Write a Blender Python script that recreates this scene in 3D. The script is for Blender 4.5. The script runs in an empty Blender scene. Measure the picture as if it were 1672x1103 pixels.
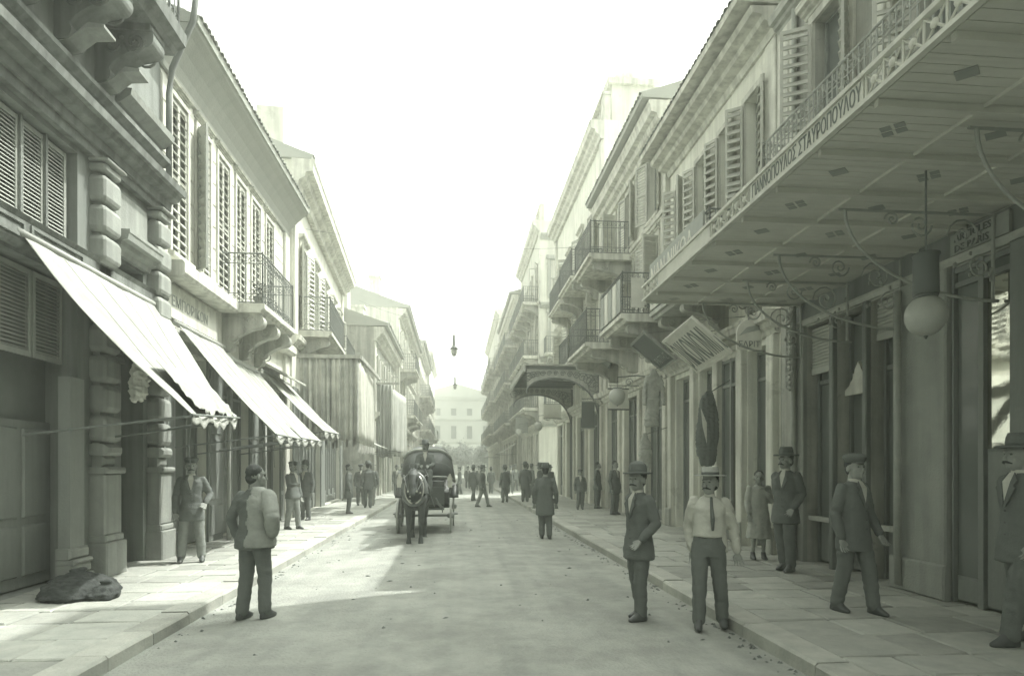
import bpy, bmesh, math, random
from mathutils import Vector, Matrix, noise
random.seed(7)
R = math.radians
scene = bpy.context.scene
COL = scene.collection

# ------------------------------------------------------------------ camera
cam_d = bpy.data.cameras.new('camera')
cam = bpy.data.objects.new('camera', cam_d); COL.objects.link(cam)
cam.location = (0, 0, 1.7)
cam.rotation_euler = (R(90), 0, -math.atan(0.091))      # looking up the street, turned a little to the right
cam_d.sensor_width = 36.0
cam_d.lens = 36.0*1000/1672
cam_d.shift_y = 210.5/1672                               # rising front: verticals stay vertical
cam_d.clip_start = 0.05; cam_d.clip_end = 3000
scene.camera = cam

# ------------------------------------------------------------------ sky, sun, exposure
SUN = Vector((1.0, 0.36, 1.67)).normalized()
w = bpy.data.worlds.new('World'); scene.world = w; w.use_nodes = True
nt = w.node_tree; nt.nodes.clear()
sky = nt.nodes.new('ShaderNodeTexSky'); sky.sky_type = 'NISHITA'; sky.sun_disc = False
sky.sun_elevation = math.asin(SUN.z); sky.sun_rotation = math.atan2(SUN.x, SUN.y)
sky.air_density = 1.6; sky.dust_density = 4.0; sky.ozone_density = 1.0
bw = nt.nodes.new('ShaderNodeRGBToBW')
tint = nt.nodes.new('ShaderNodeMix'); tint.data_type = 'RGBA'; tint.blend_type = 'MULTIPLY'
tint.inputs['Factor'].default_value = 1.0
tint.inputs['B'].default_value = (0.97, 1.0, 0.915, 1)          # old print: no blue in the sky
bg = nt.nodes.new('ShaderNodeBackground'); bg.inputs['Strength'].default_value = 0.15
out = nt.nodes.new('ShaderNodeOutputWorld')
nt.links.new(sky.outputs[0], bw.inputs[0]); nt.links.new(bw.outputs[0], tint.inputs['A'])
nt.links.new(tint.outputs['Result'], bg.inputs[0]); nt.links.new(bg.outputs[0], out.inputs[0])
sun_d = bpy.data.lights.new('sun', 'SUN'); sun_d.energy = 1.38; sun_d.angle = R(0.6); sun_d.color = (1.0, 0.99, 0.925)
sun = bpy.data.objects.new('sun', sun_d); COL.objects.link(sun); sun.location = (20, 6, 40)
sun.rotation_euler = SUN.to_track_quat('Z', 'Y').to_euler()
vs = scene.view_settings
vs.view_transform = 'Standard'; vs.look = 'None'; vs.gamma = 1.0; vs.use_curve_mapping = False
vs.exposure = 2.05
cy = scene.cycles
cy.use_denoising = True
cy.max_bounces = 6; cy.diffuse_bounces = 4; cy.glossy_bounces = 2; cy.transmission_bounces = 2; cy.volume_bounces = 1
cy.caustics_reflective = False; cy.caustics_refractive = False

# ------------------------------------------------------------------ materials
MATS = {}
def tone(v):
    v = 0.125+0.84*v                      # faded silver print: no deep blacks
    t = min(1.0, v/0.55)
    return (v*(0.875+0.115*t), v, v*(0.955-0.055*t))
def M(key, v, var=0.18, scale=2.5, bump=0.25, bscale=30.0, rough=0.85, streak=0.0, rnd=0.0, metal=0.0, spec=0.3, wave=None, v2=None, grunge=0.0, patch=0.0):
    """procedural surface: value noise, rain streaks, per-piece variation, fine relief"""
    if key in MATS: return MATS[key]
    m = bpy.data.materials.new(key); m.use_nodes = True; n = m.node_tree.nodes; l = m.node_tree.links
    bs = n['Principled BSDF']
    bs.inputs['Roughness'].default_value = rough; bs.inputs['Metallic'].default_value = metal
    bs.inputs['Specular IOR Level'].default_value = spec
    tc = n.new('ShaderNodeNewGeometry')
    no = n.new('ShaderNodeTexNoise'); no.inputs['Scale'].default_value = scale; no.inputs['Detail'].default_value = 6; no.inputs['Roughness'].default_value = 0.62
    l.new(tc.outputs['Position'], no.inputs['Vector'])
    fac = no.outputs['Fac']
    if wave:
        wv = n.new('ShaderNodeTexNoise'); mp = n.new('ShaderNodeMapping'); mp.inputs['Scale'].default_value = wave
        l.new(tc.outputs['Position'], mp.inputs['Vector']); l.new(mp.outputs[0], wv.inputs['Vector'])
        wv.inputs['Scale'].default_value = 1.0; wv.inputs['Detail'].default_value = 4
        mm = n.new('ShaderNodeMath'); mm.operation = 'ADD'; l.new(fac, mm.inputs[0]); l.new(wv.outputs['Fac'], mm.inputs[1])
        m2 = n.new('ShaderNodeMath'); m2.operation = 'MULTIPLY'; m2.inputs[1].default_value = 0.5; l.new(mm.outputs[0], m2.inputs[0]); fac = m2.outputs[0]
    ramp = n.new('ShaderNodeValToRGB')
    ramp.color_ramp.elements[0].position = 0.30; ramp.color_ramp.elements[1].position = 0.70
    ramp.color_ramp.elements[0].color = (*tone(v*(1-var)), 1); ramp.color_ramp.elements[1].color = (*tone(v*(1+var) if v2 is None else v2), 1)
    l.new(fac, ramp.inputs[0]); col = ramp.outputs[0]
    if streak:
        mp = n.new('ShaderNodeMapping'); mp.inputs['Scale'].default_value = (3.0, 3.0, 0.22)
        s = n.new('ShaderNodeTexNoise'); s.inputs['Scale'].default_value = 2.0; s.inputs['Detail'].default_value = 5
        l.new(tc.outputs['Position'], mp.inputs['Vector']); l.new(mp.outputs[0], s.inputs['Vector'])
        r2 = n.new('ShaderNodeValToRGB'); r2.color_ramp.elements[0].position = 0.36; r2.color_ramp.elements[1].position = 0.58
        k = 1-streak; r2.color_ramp.elements[0].color = (k, k, k, 1); r2.color_ramp.elements[1].color = (1, 1, 1, 1)
        l.new(s.outputs['Fac'], r2.inputs[0])
        mx = n.new('ShaderNodeMix'); mx.data_type = 'RGBA'; mx.blend_type = 'MULTIPLY'; mx.inputs['Factor'].default_value = 1
        l.new(col, mx.inputs['A']); l.new(r2.outputs[0], mx.inputs['B']); col = mx.outputs['Result']
    if grunge:
        s = n.new('ShaderNodeTexNoise'); s.inputs['Scale'].default_value = 0.9; s.inputs['Detail'].default_value = 8; s.inputs['Roughness'].default_value = 0.7
        l.new(tc.outputs['Position'], s.inputs['Vector'])
        r2 = n.new('ShaderNodeValToRGB'); r2.color_ramp.elements[0].position = 0.42; r2.color_ramp.elements[1].position = 0.60
        k = 1-grunge; r2.color_ramp.elements[0].color = (k, k, k, 1); r2.color_ramp.elements[1].color = (1, 1, 1, 1)
        l.new(s.outputs['Fac'], r2.inputs[0])
        mx = n.new('ShaderNodeMix'); mx.data_type = 'RGBA'; mx.blend_type = 'MULTIPLY'; mx.inputs['Factor'].default_value = 1
        l.new(col, mx.inputs['A']); l.new(r2.outputs[0], mx.inputs['B']); col = mx.outputs['Result']
    if patch:
        s = n.new('ShaderNodeTexNoise'); s.inputs['Scale'].default_value = 1.7; s.inputs['Detail'].default_value = 9; s.inputs['Roughness'].default_value = 0.66; s.inputs['Distortion'].default_value = 0.6
        l.new(tc.outputs['Position'], s.inputs['Vector'])
        r2 = n.new('ShaderNodeValToRGB'); r2.color_ramp.elements[0].position = 0.60; r2.color_ramp.elements[1].position = 0.625
        k = 1-patch; r2.color_ramp.elements[1].color = (k, k, k, 1); r2.color_ramp.elements[0].color = (1, 1, 1, 1)
        l.new(s.outputs['Fac'], r2.inputs[0])
        mx = n.new('ShaderNodeMix'); mx.data_type = 'RGBA'; mx.blend_type = 'MULTIPLY'; mx.inputs['Factor'].default_value = 1
        l.new(col, mx.inputs['A']); l.new(r2.outputs[0], mx.inputs['B']); col = mx.outputs['Result']
    if rnd:
        oi = n.new('ShaderNodeObjectInfo'); mr = n.new('ShaderNodeMapRange')
        mr.inputs['To Min'].default_value = 1-rnd; mr.inputs['To Max'].default_value = 1+rnd*0.6
        l.new(oi.outputs['Random'], mr.inputs['Value'])
        mx = n.new('ShaderNodeMix'); mx.data_type = 'RGBA'; mx.blend_type = 'MULTIPLY'; mx.inputs['Factor'].default_value = 1
        l.new(col, mx.inputs['A']); l.new(mr.outputs[0], mx.inputs['B']); col = mx.outputs['Result']
    l.new(col, bs.inputs['Base Color'])
    if bump:
        nb = n.new('ShaderNodeTexNoise'); nb.inputs['Scale'].default_value = bscale; nb.inputs['Detail'].default_value = 5
        l.new(tc.outputs['Position'], nb.inputs['Vector'])
        b = n.new('ShaderNodeBump'); b.inputs['Strength'].default_value = bump; b.inputs['Distance'].default_value = 0.02
        l.new(nb.outputs['Fac'], b.inputs['Height']); l.new(b.outputs[0], bs.inputs['Normal'])
    MATS[key] = m; return m

m_road   = M('macadam', 0.31, var=0.26, scale=3.2, bump=0.9, bscale=30, rough=0.95, wave=(3.4, 0.16, 1), grunge=0.22)
m_slab   = M('pavement stone', 0.36, var=0.16, scale=5, bump=0.45, bscale=26, rough=0.9, rnd=0.22, grunge=0.12)
m_bed    = M('pavement bedding', 0.06, var=0.25, scale=6, bump=0.5)
m_kerb   = M('kerb stone', 0.42, var=0.15, scale=4, bump=0.4, rnd=0.18, grunge=0.2)
m_wallA  = M('shade-dark stone facade', 0.15, var=0.16, scale=1.5, streak=0.25, bump=0.3, bscale=18)  # stone darkened: the shade on this front is put into its colour
m_pier   = M('grey pier stone', 0.27, var=0.14, scale=3, streak=0.15, bump=0.45, bscale=40)
m_stone  = M('weathered ashlar', 0.25, var=0.14, scale=3, streak=0.2, bump=0.35, bscale=22, rnd=0.08)
m_wallB  = M('pale plaster', 0.66, var=0.07, scale=1.2, streak=0.16, bump=0.3, bscale=18, grunge=0.08, patch=0.12)
m_wallW  = M('whitewashed plaster', 0.82, var=0.05, scale=1.2, streak=0.18, bump=0.3, bscale=18, grunge=0.08, patch=0.10)
m_wallC  = M('cream plaster', 0.72, var=0.08, scale=1.3, streak=0.24, bump=0.3, bscale=18, grunge=0.12, patch=0.16)
m_wallD  = M('grey plaster', 0.44, var=0.12, scale=1.1, streak=0.3, bump=0.4, bscale=18, grunge=0.18, patch=0.2)
m_wallE  = M('dark plaster', 0.30, var=0.12, scale=1.1, streak=0.2, bump=0.3, bscale=20, grunge=0.12)
m_trim   = M('stone trim', 0.66, var=0.14, scale=4, streak=0.28, bump=0.35, bscale=24, grunge=0.12)
m_trimd  = M('shade-dark moulding', 0.15, var=0.25, scale=4, streak=0.35, bump=0.4, bscale=24, grunge=0.2)  # moulding of the same front, its shade put into the colour
m_trimg  = M('grey moulding', 0.38, var=0.14, scale=3, streak=0.2, bump=0.25)
m_soffit = M('eave boards', 0.34, var=0.12, scale=2, bump=0.3, wave=(1, 8, 1))
m_tile   = M('roof tile', 0.28, var=0.25, scale=7, bump=0.4, rnd=0.3)
m_wood   = M('painted wood', 0.20, var=0.16, scale=4, bump=0.25, wave=(14, 14, 1.2), rough=0.6)
m_woodd  = M('dark painted wood', 0.15, var=0.2, scale=4, bump=0.25, wave=(14, 14, 1.2), rough=0.55)
m_shut   = M('louvre paint', 0.30, var=0.14, scale=5, bump=0.2, rough=0.65, rnd=0.1)
m_shutl  = M('faded louvre paint', 0.44, var=0.14, scale=5, bump=0.2, rough=0.65, rnd=0.1)
m_shutd  = M('dark louvre paint', 0.16, var=0.14, scale=5, bump=0.2, rough=0.6, rnd=0.1)
m_shade = M('shop shade tone', 0.13, var=0.2, scale=4, bump=0.25, wave=(14, 14, 1.2), rough=0.6, streak=0.2)  # dark tone standing for the shade under awnings and canopy
m_roll   = M('roller shutter', 0.36, var=0.1, scale=5, bump=0.2, rough=0.55)
m_iron   = M('wrought iron', 0.07, var=0.25, scale=9, bump=0.3, rough=0.55, spec=0.4)
m_ironl  = M('pale painted iron', 0.30, var=0.16, scale=8, bump=0.2, rough=0.55)
m_ironw  = M('white painted iron', 0.62, var=0.12, scale=6, bump=0.15, rough=0.6, streak=0.12)
m_board  = M('canopy boards', 0.58, var=0.14, scale=3, bump=0.25, wave=(1.2, 22, 1), rough=0.75)
m_diamd  = M('shaded inlay paint', 0.28, var=0.15, scale=5, bump=0.1)
m_diaml  = M('lit inlay paint', 0.42, var=0.15, scale=5, bump=0.1)  # lit copy of the inlay, for the far row
m_canvas = M('awning canvas', 0.36, var=0.10, scale=3, bump=0.5, bscale=7, rough=0.95, grunge=0.20, streak=0.10)
m_canvg  = M('grey awning canvas', 0.42, var=0.12, scale=3, bump=0.35, bscale=9, rough=0.95, grunge=0.2)
m_curt   = M('striped curtain', 0.34, var=0.85, scale=2.0, bump=0.3, bscale=12, wave=(6.5, 6.5, 0.05))
m_curtl  = M('pale curtain', 0.62, var=0.25, scale=3, bump=0.3, bscale=12, wave=(5, 5, 0.05))
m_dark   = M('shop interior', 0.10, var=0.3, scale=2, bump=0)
m_cloth0 = M('black wool', 0.05, var=0.22, scale=9, bump=0.3, bscale=60, rough=0.95)
m_cloth1 = M('charcoal wool', 0.06, var=0.22, scale=9, bump=0.3, bscale=60, rough=0.95)
m_cloth2 = M('grey wool', 0.17, var=0.2, scale=9, bump=0.3, bscale=60, rough=0.95)
m_cloth3 = M('light linen', 0.52, var=0.1, scale=9, bump=0.3, bscale=40, rough=0.95)
m_cloth5 = M('worn grey serge', 0.26, var=0.2, scale=9, bump=0.3, bscale=40, rough=0.95)
m_cloth4 = M('pale grey cotton', 0.34, var=0.16, scale=9, bump=0.3, bscale=40, rough=0.95)
m_straw  = M('straw', 0.30, var=0.2, scale=20, bump=0.4, bscale=90)
m_skin   = M('skin', 0.24, var=0.12, scale=14, bump=0.15, bscale=50, rough=0.6)
m_hair   = M('dark hair', -0.055, var=0.3, scale=30, bump=0.4, bscale=90, rough=0.7)
m_eye    = M('eye', 0.02, var=0.1, bump=0, rough=0.25)
m_shoe   = M('shoe leather', -0.04, var=0.3, scale=12, bump=0.2, rough=0.4, spec=0.5)
m_horse  = M('horse coat', -0.03, var=0.25, scale=6, bump=0.25, bscale=60, rough=0.6)
m_leath  = M('harness leather', 0.035, var=0.2, scale=9, bump=0.2, rough=0.35, spec=0.5)
m_brass  = M('brass', 0.55, var=0.1, bump=0, rough=0.3, metal=0.8)
m_coach  = M('coach paint', -0.05, var=0.2, scale=4, bump=0.08, rough=0.18, spec=0.6)
m_hood   = M('carriage hood leather', -0.03, var=0.25, scale=6, bump=0.25, bscale=20, rough=0.5)
m_hoodl  = M('dusty hood leather', 0.26, var=0.3, scale=6, bump=0.25, bscale=20, rough=0.75)
m_paint  = M('cart paint', 0.16, var=0.2, scale=7, bump=0.1, rough=0.45)
m_globe  = M('milk glass', 0.34, var=0.12, scale=6, bump=0.12, bscale=14, rough=0.35, spec=0.5)
m_signw  = M('white sign paint', 0.62, var=0.08, scale=6, bump=0.12, rough=0.7, grunge=0.1)
m_signg  = M('grey sign paint', 0.26, var=0.15, scale=6, bump=0.12, rough=0.7)
m_signd  = M('dark sign paint', 0.03, var=0.2, scale=6, bump=0.12, rough=0.6)
m_letd   = M('dark lettering', 0.10, var=0.2, scale=8, bump=0.05)
m_letl   = M('light lettering', 0.62, var=0.12, scale=8, bump=0.05)
m_leaf   = M('leaves', 0.01, var=0.5, scale=5, bump=0.1, rough=0.7, rnd=0.2)
m_bark   = M('bark', 0.12, var=0.3, scale=8, bump=0.5)
m_pot    = M('clay pot', 0.26, var=0.15, scale=8, bump=0.2)
m_sack   = M('sackcloth', -0.08, var=0.3, scale=10, bump=0.4, bscale=50)
m_far    = M('palace stone', 0.36, var=0.10, scale=0.4, bump=0)
m_hill   = M('scrub hill', 0.20, var=0.25, scale=0.05, bump=0)
def glass_mat():
    m = M('window glass', 0.07, var=0.3, scale=1.5, bump=0.04, bscale=3, rough=0.12, spec=0.35); return m
m_glass = glass_mat()
m_plate = M('plate glass', 0.55, var=0.1, scale=1.5, bump=0.05, bscale=2.0, rough=0.03, spec=1.0, metal=0.9)

# ------------------------------------------------------------------ objects
def props(o, label=None, cat=None, group=None, kind=None):
    if label: o['label'] = label
    if cat: o['category'] = cat
    if group: o['group'] = group
    if kind: o['kind'] = kind
    return o
def base_of(o):
    p = Vector((0, 0, 0))
    while o is not None: p += Vector(o.location); o = o.parent
    return p
def thing(name, label, cat, loc=(0, 0, 0), rotz=0.0, group=None):
    o = bpy.data.objects.new(name, None); COL.objects.link(o)
    o.empty_display_size = 0.3
    o.location = loc; o.rotation_euler = (0, 0, rotz)
    return props(o, label, cat, group)
def link(name, mesh, parent=None, loc=(0, 0, 0), rot=(0, 0, 0), scl=None):
    o = bpy.data.objects.new(name, mesh); COL.objects.link(o)
    o.parent = parent; o.location = loc; o.rotation_euler = rot
    if scl: o.scale = scl
    return o
class Frame:
    """facade coordinates: u along the wall, v up, w out from the wall"""
    def __init__(s, O, U, N): s.O = Vector(O); s.U = Vector(U).normalized(); s.N = Vector(N).normalized(); s.Z = Vector((0, 0, 1))
    def p(s, u, v, w): return s.O + s.U*u + s.Z*v + s.N*w
    def hinge(s, u, v, w, deg, flip=1):
        """frame of a leaf hinged at (u,v,w) and swung out by deg"""
        a = R(deg); n_ = s.N*math.cos(a)-s.U*flip*math.sin(a)
        return Frame(s.p(u, v, w), s.U*flip*math.cos(a)+s.N*math.sin(a), n_ if n_.dot(s.N) > 0 else -n_)
WORLD = Frame((0, 0, 0), (1, 0, 0), (0, 1, 0))     # u=X, v=Z, w=Y
def side_frame(side, x): return Frame((x, 0, 0), (0, 1, 0), (-side, 0, 0))   # side +1 right hand, -1 left hand; u = Y
class MB:
    def __init__(s, fr=None): s.v = []; s.f = []; s.fr = fr
    def P(s, q): return s.fr.p(*q) if s.fr else Vector(q)
    def add(s, vs, fs):
        k = len(s.v); s.v += [s.P(q) for q in vs]; s.f += [tuple(k+i for i in f) for f in fs]; return s
    def box(s, a0, a1, b0, b1, c0, c1):
        return s.add([(a, b, c) for a in (a0, a1) for b in (b0, b1) for c in (c0, c1)],
                     [(0, 1, 3, 2), (4, 6, 7, 5), (0, 4, 5, 1), (2, 3, 7, 6), (0, 2, 6, 4), (1, 5, 7, 3)])
    def cbox(s, a0, a1, b0, b1, c0, c1, e=0.02):
        """box whose outer (high c) edges are chamfered"""
        vs = [(a0, b0, c0), (a1, b0, c0), (a1, b1, c0), (a0, b1, c0), (a0, b0, c1-e), (a1, b0, c1-e), (a1, b1, c1-e), (a0, b1, c1-e),
              (a0+e, b0+e, c1), (a1-e, b0+e, c1), (a1-e, b1-e, c1), (a0+e, b1-e, c1)]
        return s.add(vs, [(3, 2, 1, 0), (0, 1, 5, 4), (1, 2, 6, 5), (2, 3, 7, 6), (3, 0, 4, 7), (4, 5, 9, 8), (5, 6, 10, 9), (6, 7, 11, 10), (7, 4, 8, 11), (8, 9, 10, 11)])
    def quad(s, a, b, c, d): return s.add([a, b, c, d], [(0, 1, 2, 3)])
    def extrude(s, poly, lo, hi, axis=0):
        """poly in the two other axes, extruded along axis"""
        n = len(poly)
        def mk(q, t):
            r = list(q); r.insert(axis, t); return tuple(r)
        vs = [mk(q, lo) for q in poly]+[mk(q, hi) for q in poly]
        fs = [(i, (i+1) % n, n+(i+1) % n, n+i) for i in range(n)]+[tuple(range(n))[::-1], tuple(range(n, 2*n))]
        return s.add(vs, fs)
    def tube(s, pts, r, n=6, closed=False):
        P = [s.P(q) for q in pts]; m = len(P); rr = r if isinstance(r, (list, tuple)) else [r]*m
        k = len(s.v); up = Vector((0.13, 0.29, 0.95))
        for i, p in enumerate(P):
            t = (P[(i+1) % m]-P[i-1]) if closed else (P[min(i+1, m-1)]-P[max(i-1, 0)])
            if t.length < 1e-9: t = Vector((0, 0, 1))
            t.normalize(); a = t.cross(up)
            if a.length < 0.2: a = t.cross(Vector((1, 0.2, 0)))
            a.normalize(); b = t.cross(a)
            for j in range(n):
                g = 2*math.pi*j/n; s.v.append(p+(a*math.cos(g)+b*math.sin(g))*rr[i])
        for i in range(m if closed else m-1):
            i2 = (i+1) % m
            for j in range(n):
                j2 = (j+1) % n; s.f.append((k+i*n+j, k+i*n+j2, k+i2*n+j2, k+i2*n+j))
        if not closed:
            s.f.append(tuple(k+j for j in range(n))[::-1]); s.f.append(tuple(k+(m-1)*n+j for j in range(n)))
        return s
    def stack(s, rings, n=14, pw=2.3, cap=True):
        """horizontal superellipse rings (cx,cy,cz,rx,ry)"""
        k = len(s.v)
        for (cx, cy_, cz, rx, ry) in rings:
            for j in range(n):
                g = 2*math.pi*j/n; c, t = math.cos(g), math.sin(g)
                s.v.append(s.P((cx+rx*math.copysign(abs(c)**(2/pw), c), cy_+ry*math.copysign(abs(t)**(2/pw), t), cz)))
        for i in range(len(rings)-1):
            for j in range(n):
                j2 = (j+1) % n; s.f.append((k+i*n+j, k+i*n+j2, k+(i+1)*n+j2, k+(i+1)*n+j))
        if cap:
            s.f.append(tuple(k+j for j in range(n))[::-1]); s.f.append(tuple(k+(len(rings)-1)*n+j for j in range(n)))
        return s
    def lathe(s, prof, c=(0, 0, 0), n=16, sx=1.0, sy=1.0):
        return s.stack([(c[0], c[1], c[2]+z, r*sx, r*sy) for r, z in prof], n=n, pw=2.0)
    def ball(s, c, rx, ry=None, rz=None, n=12, m=8):
        ry = ry or rx; rz = rz or rx
        return s.stack([(c[0], c[1], c[2]-rz*math.cos(math.pi*(i+0.04)/(m+0.08)), rx*math.sin(math.pi*(i+0.04)/(m+0.08)), ry*math.sin(math.pi*(i+0.04)/(m+0.08))) for i in range(m+1)], n=n, pw=2.0)
    def grid(s, fn, nu, nv):
        k = len(s.v)
        for i in range(nu+1):
            for j in range(nv+1): s.v.append(s.P(fn(i/nu, j/nv)))
        for i in range(nu):
            for j in range(nv):
                a = k+i*(nv+1)+j; s.f.append((a, a+nv+1, a+nv+2, a+1))
        return s
    def mesh(s, name, mat, off=(0, 0, 0), smooth=False):
        off = Vector(off); me = bpy.data.meshes.new(name)
        me.from_pydata([tuple(q-off) for q in s.v], [], s.f); me.update()
        if mat: me.materials.append(mat)
        if smooth: me.polygons.foreach_set('use_smooth', [True]*len(me.polygons))
        return me
    def build(s, name, mat, parent=None, smooth=False, local=False, origin=None, solid=0, bevel=0):
        off = Vector((0, 0, 0))
        if not local: off = base_of(parent) if parent is not None else Vector(origin or (0, 0, 0))
        o = link(name, s.mesh(name, mat, off, smooth), parent, loc=(origin if (origin and parent is None) else (0, 0, 0)))
        if solid:
            md = o.modifiers.new('thickness', 'SOLIDIFY'); md.thickness = solid; md.offset = 0
        if bevel:
            md = o.modifiers.new('edge', 'BEVEL'); md.width = bevel; md.segments = 2; md.limit_method = 'ANGLE'
        return o
TMP = bpy.data.scenes.new('workbench'); TMPL = TMP.view_layers[0]      # scratch scene for evaluating modifiers, removed at the end
def evaluated(o):
    with bpy.context.temp_override(scene=TMP, view_layer=TMPL):
        dg = bpy.context.evaluated_depsgraph_get(); return bpy.data.meshes.new_from_object(o.evaluated_get(dg))
def structure(o): o['kind'] = 'structure'; return o
def frame_rot(fr):
    U_ = fr.U if fr.U.cross(fr.N).z > 0 else -fr.U          # keep it right-handed
    m = Matrix((U_, fr.N, fr.Z)).transposed()      # local x=u, y=w, z=v
    return m.to_euler()
def text_mb(fr, body, u, v, w, size, sx=1.0, dirn=1, depth=0.008, align='LEFT'):
    """flat raised lettering laid on a facade frame"""
    cu = bpy.data.curves.new('txt', 'FONT'); cu.body = body; cu.size = size; cu.align_x = align; cu.extrude = depth; cu.resolution_u = 2
    o = bpy.data.objects.new('txt', cu); TMP.collection.objects.link(o); me = evaluated(o)
    mb = MB(fr)
    mb.add([(u+dirn*q.co.x*sx, v+q.co.y, w+q.co.z) for q in me.vertices], [tuple(p.vertices) for p in me.polygons])
    bpy.data.objects.remove(o); bpy.data.meshes.remove(me); bpy.data.curves.remove(cu)
    return mb
def remesh(mb, name, mat, parent, voxel=0.012, smooth=3, wrinkle=0.0, wscale=9.0, stretch=(0.8, 0.8, 1.5), loc=(0, 0, 0)):
    """one continuous skin grown round the lofted pieces"""
    me = mb.mesh('tmp', None)
    o = bpy.data.objects.new('tmp', me); TMP.collection.objects.link(o)
    a = o.modifiers.new('r', 'REMESH'); a.mode = 'VOXEL'; a.voxel_size = voxel; a.use_smooth_shade = True
    if smooth:
        b = o.modifiers.new('s', 'SMOOTH'); b.factor = 0.5; b.iterations = smooth
    res = evaluated(o); bpy.data.objects.remove(o); bpy.data.meshes.remove(me)
    if wrinkle:
        sd = Vector((random.uniform(0, 50), random.uniform(0, 50), 0)); st = Vector(stretch)
        nr = [v.normal.copy() for v in res.vertices]
        for v, q in zip(res.vertices, nr):
            c = v.co; k = noise.noise(Vector((c.x*st.x, c.y*st.y, c.z*st.z))*wscale+sd)+0.6*noise.noise(Vector((c.x, c.y, c.z*1.6))*wscale*1.7+sd)
            v.co = c+q*(k*wrinkle)
    res.name = name; res.materials.clear(); res.materials.append(mat)
    res.polygons.foreach_set('use_smooth', [True]*len(res.polygons)); res.update()
    return link(name, res, parent, loc)

# ------------------------------------------------------------------ facade pieces
def wall(fr, parent, u0, u1, v0, v1, holes, mat, depth=0.3, back=7.0, name='wall'):
    """front sheet with real openings, their reveals, flanks and a dark core behind"""
    us = sorted({u0, u1, *[h[0] for h in holes], *[h[1] for h in holes]}); vs_ = sorted({v0, v1, *[h[2] for h in holes], *[h[3] for h in holes]})
    mb = MB(fr)
    def inh(u, v): return any(h[0] < u < h[1] and h[2] < v < h[3] for h in holes)
    for i in range(len(us)-1):
        for j in range(len(vs_)-1):
            if not inh((us[i]+us[i+1])/2, (vs_[j]+vs_[j+1])/2):
                mb.quad((us[i], vs_[j], 0), (us[i+1], vs_[j], 0), (us[i+1], vs_[j+1], 0), (us[i], vs_[j+1], 0))
    for a, b, c, d in [h[:4] for h in holes]:
        mb.quad((a, c, 0), (a, d, 0), (a, d, -depth), (a, c, -depth)); mb.quad((b, c, 0), (b, d, 0), (b, d, -depth), (b, c, -depth))
        mb.quad((a, d, 0), (b, d, 0), (b, d, -depth), (a, d, -depth)); mb.quad((a, c, 0), (b, c, 0), (b, c, -depth), (a, c, -depth))
    for u in (u0, u1): mb.quad((u, v0, 0), (u, v1, 0), (u, v1, -back), (u, v0, -back))
    mb.quad((u0, v1, 0), (u1, v1, 0), (u1, v1, -back), (u0, v1, -back))
    mb.quad((u0, v0, -back), (u1, v0, -back), (u1, v1, -back), (u0, v1, -back))
    o = mb.build(name, mat, parent)
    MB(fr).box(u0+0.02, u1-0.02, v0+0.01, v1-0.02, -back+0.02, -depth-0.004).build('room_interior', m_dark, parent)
    return o
def profile(fr, parent, u0, u1, pts, mat, name='cornice', ret=True):
    """moulding: outline (v,w) run along the wall"""
    return MB(fr).extrude(pts, u0, u1, 0).build(name, mat, parent)
def cornice_pts(v, h, d):
    return [(v, 0), (v, d*0.25), (v+h*0.2, d*0.32), (v+h*0.3, d*0.55), (v+h*0.5, d*0.62), (v+h*0.55, d*0.9), (v+h*0.8, d*0.95), (v+h*0.86, d), (v+h, d), (v+h, 0)]
_slat = {}
def slat_mesh(width, hgt, mat):
    k = (round(width, 2), round(hgt, 3), mat.name)
    if k not in _slat:
        mb = MB(); t = hgt*0.14; e = hgt*0.34
        # tilted blade, local x = u, y = w, z = v
        mb.extrude([(-e*0.8, e), (-e*0.8+t, e+t*0.4), (e*0.8+t, -e+t*0.4), (e*0.8, -e)], -width/2, width/2, 0)
        _slat[k] = mb.mesh('slat', mat)
    return _slat[k]
def shutter(fr, parent, u0, u1, v0, v1, mat, w=0.0, n=16, mid=True, thick=0.045, name='shutter', slats=True):
    """louvred leaf: stiles and rails, every slat its own piece"""
    s = 0.048; mb = MB(fr)
    mb.box(u0, u0+s, v0, v1, w, w+thick); mb.box(u1-s, u1, v0, v1, w, w+thick)
    rails = [v0, v1-s*1.3]+([(v0+v1)/2-s*0.6] if mid else [])
    for r_ in rails: mb.box(u0+s, u1-s, r_, r_+s*1.3, w+0.002, w+thick-0.002)
    o = mb.build(name, mat, parent)
    zs = sorted([(r_, r_+s*1.3) for r_ in rails])
    b = base_of(o); rot = frame_rot(fr)
    for (a, c) in zip(zs[:-1], zs[1:]):
        lo, hi = a[1], c[0]; k = max(2, int(round(n/(len(zs)-1)))); st = (hi-lo)/k
        me = slat_mesh(u1-u0-2*s, st, mat)
        if slats:
            for i in range(k): link('slat', me, o, loc=fr.p((u0+u1)/2, lo+st*(i+0.5), w+thick*0.5)-b, rot=rot)
    return o
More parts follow.
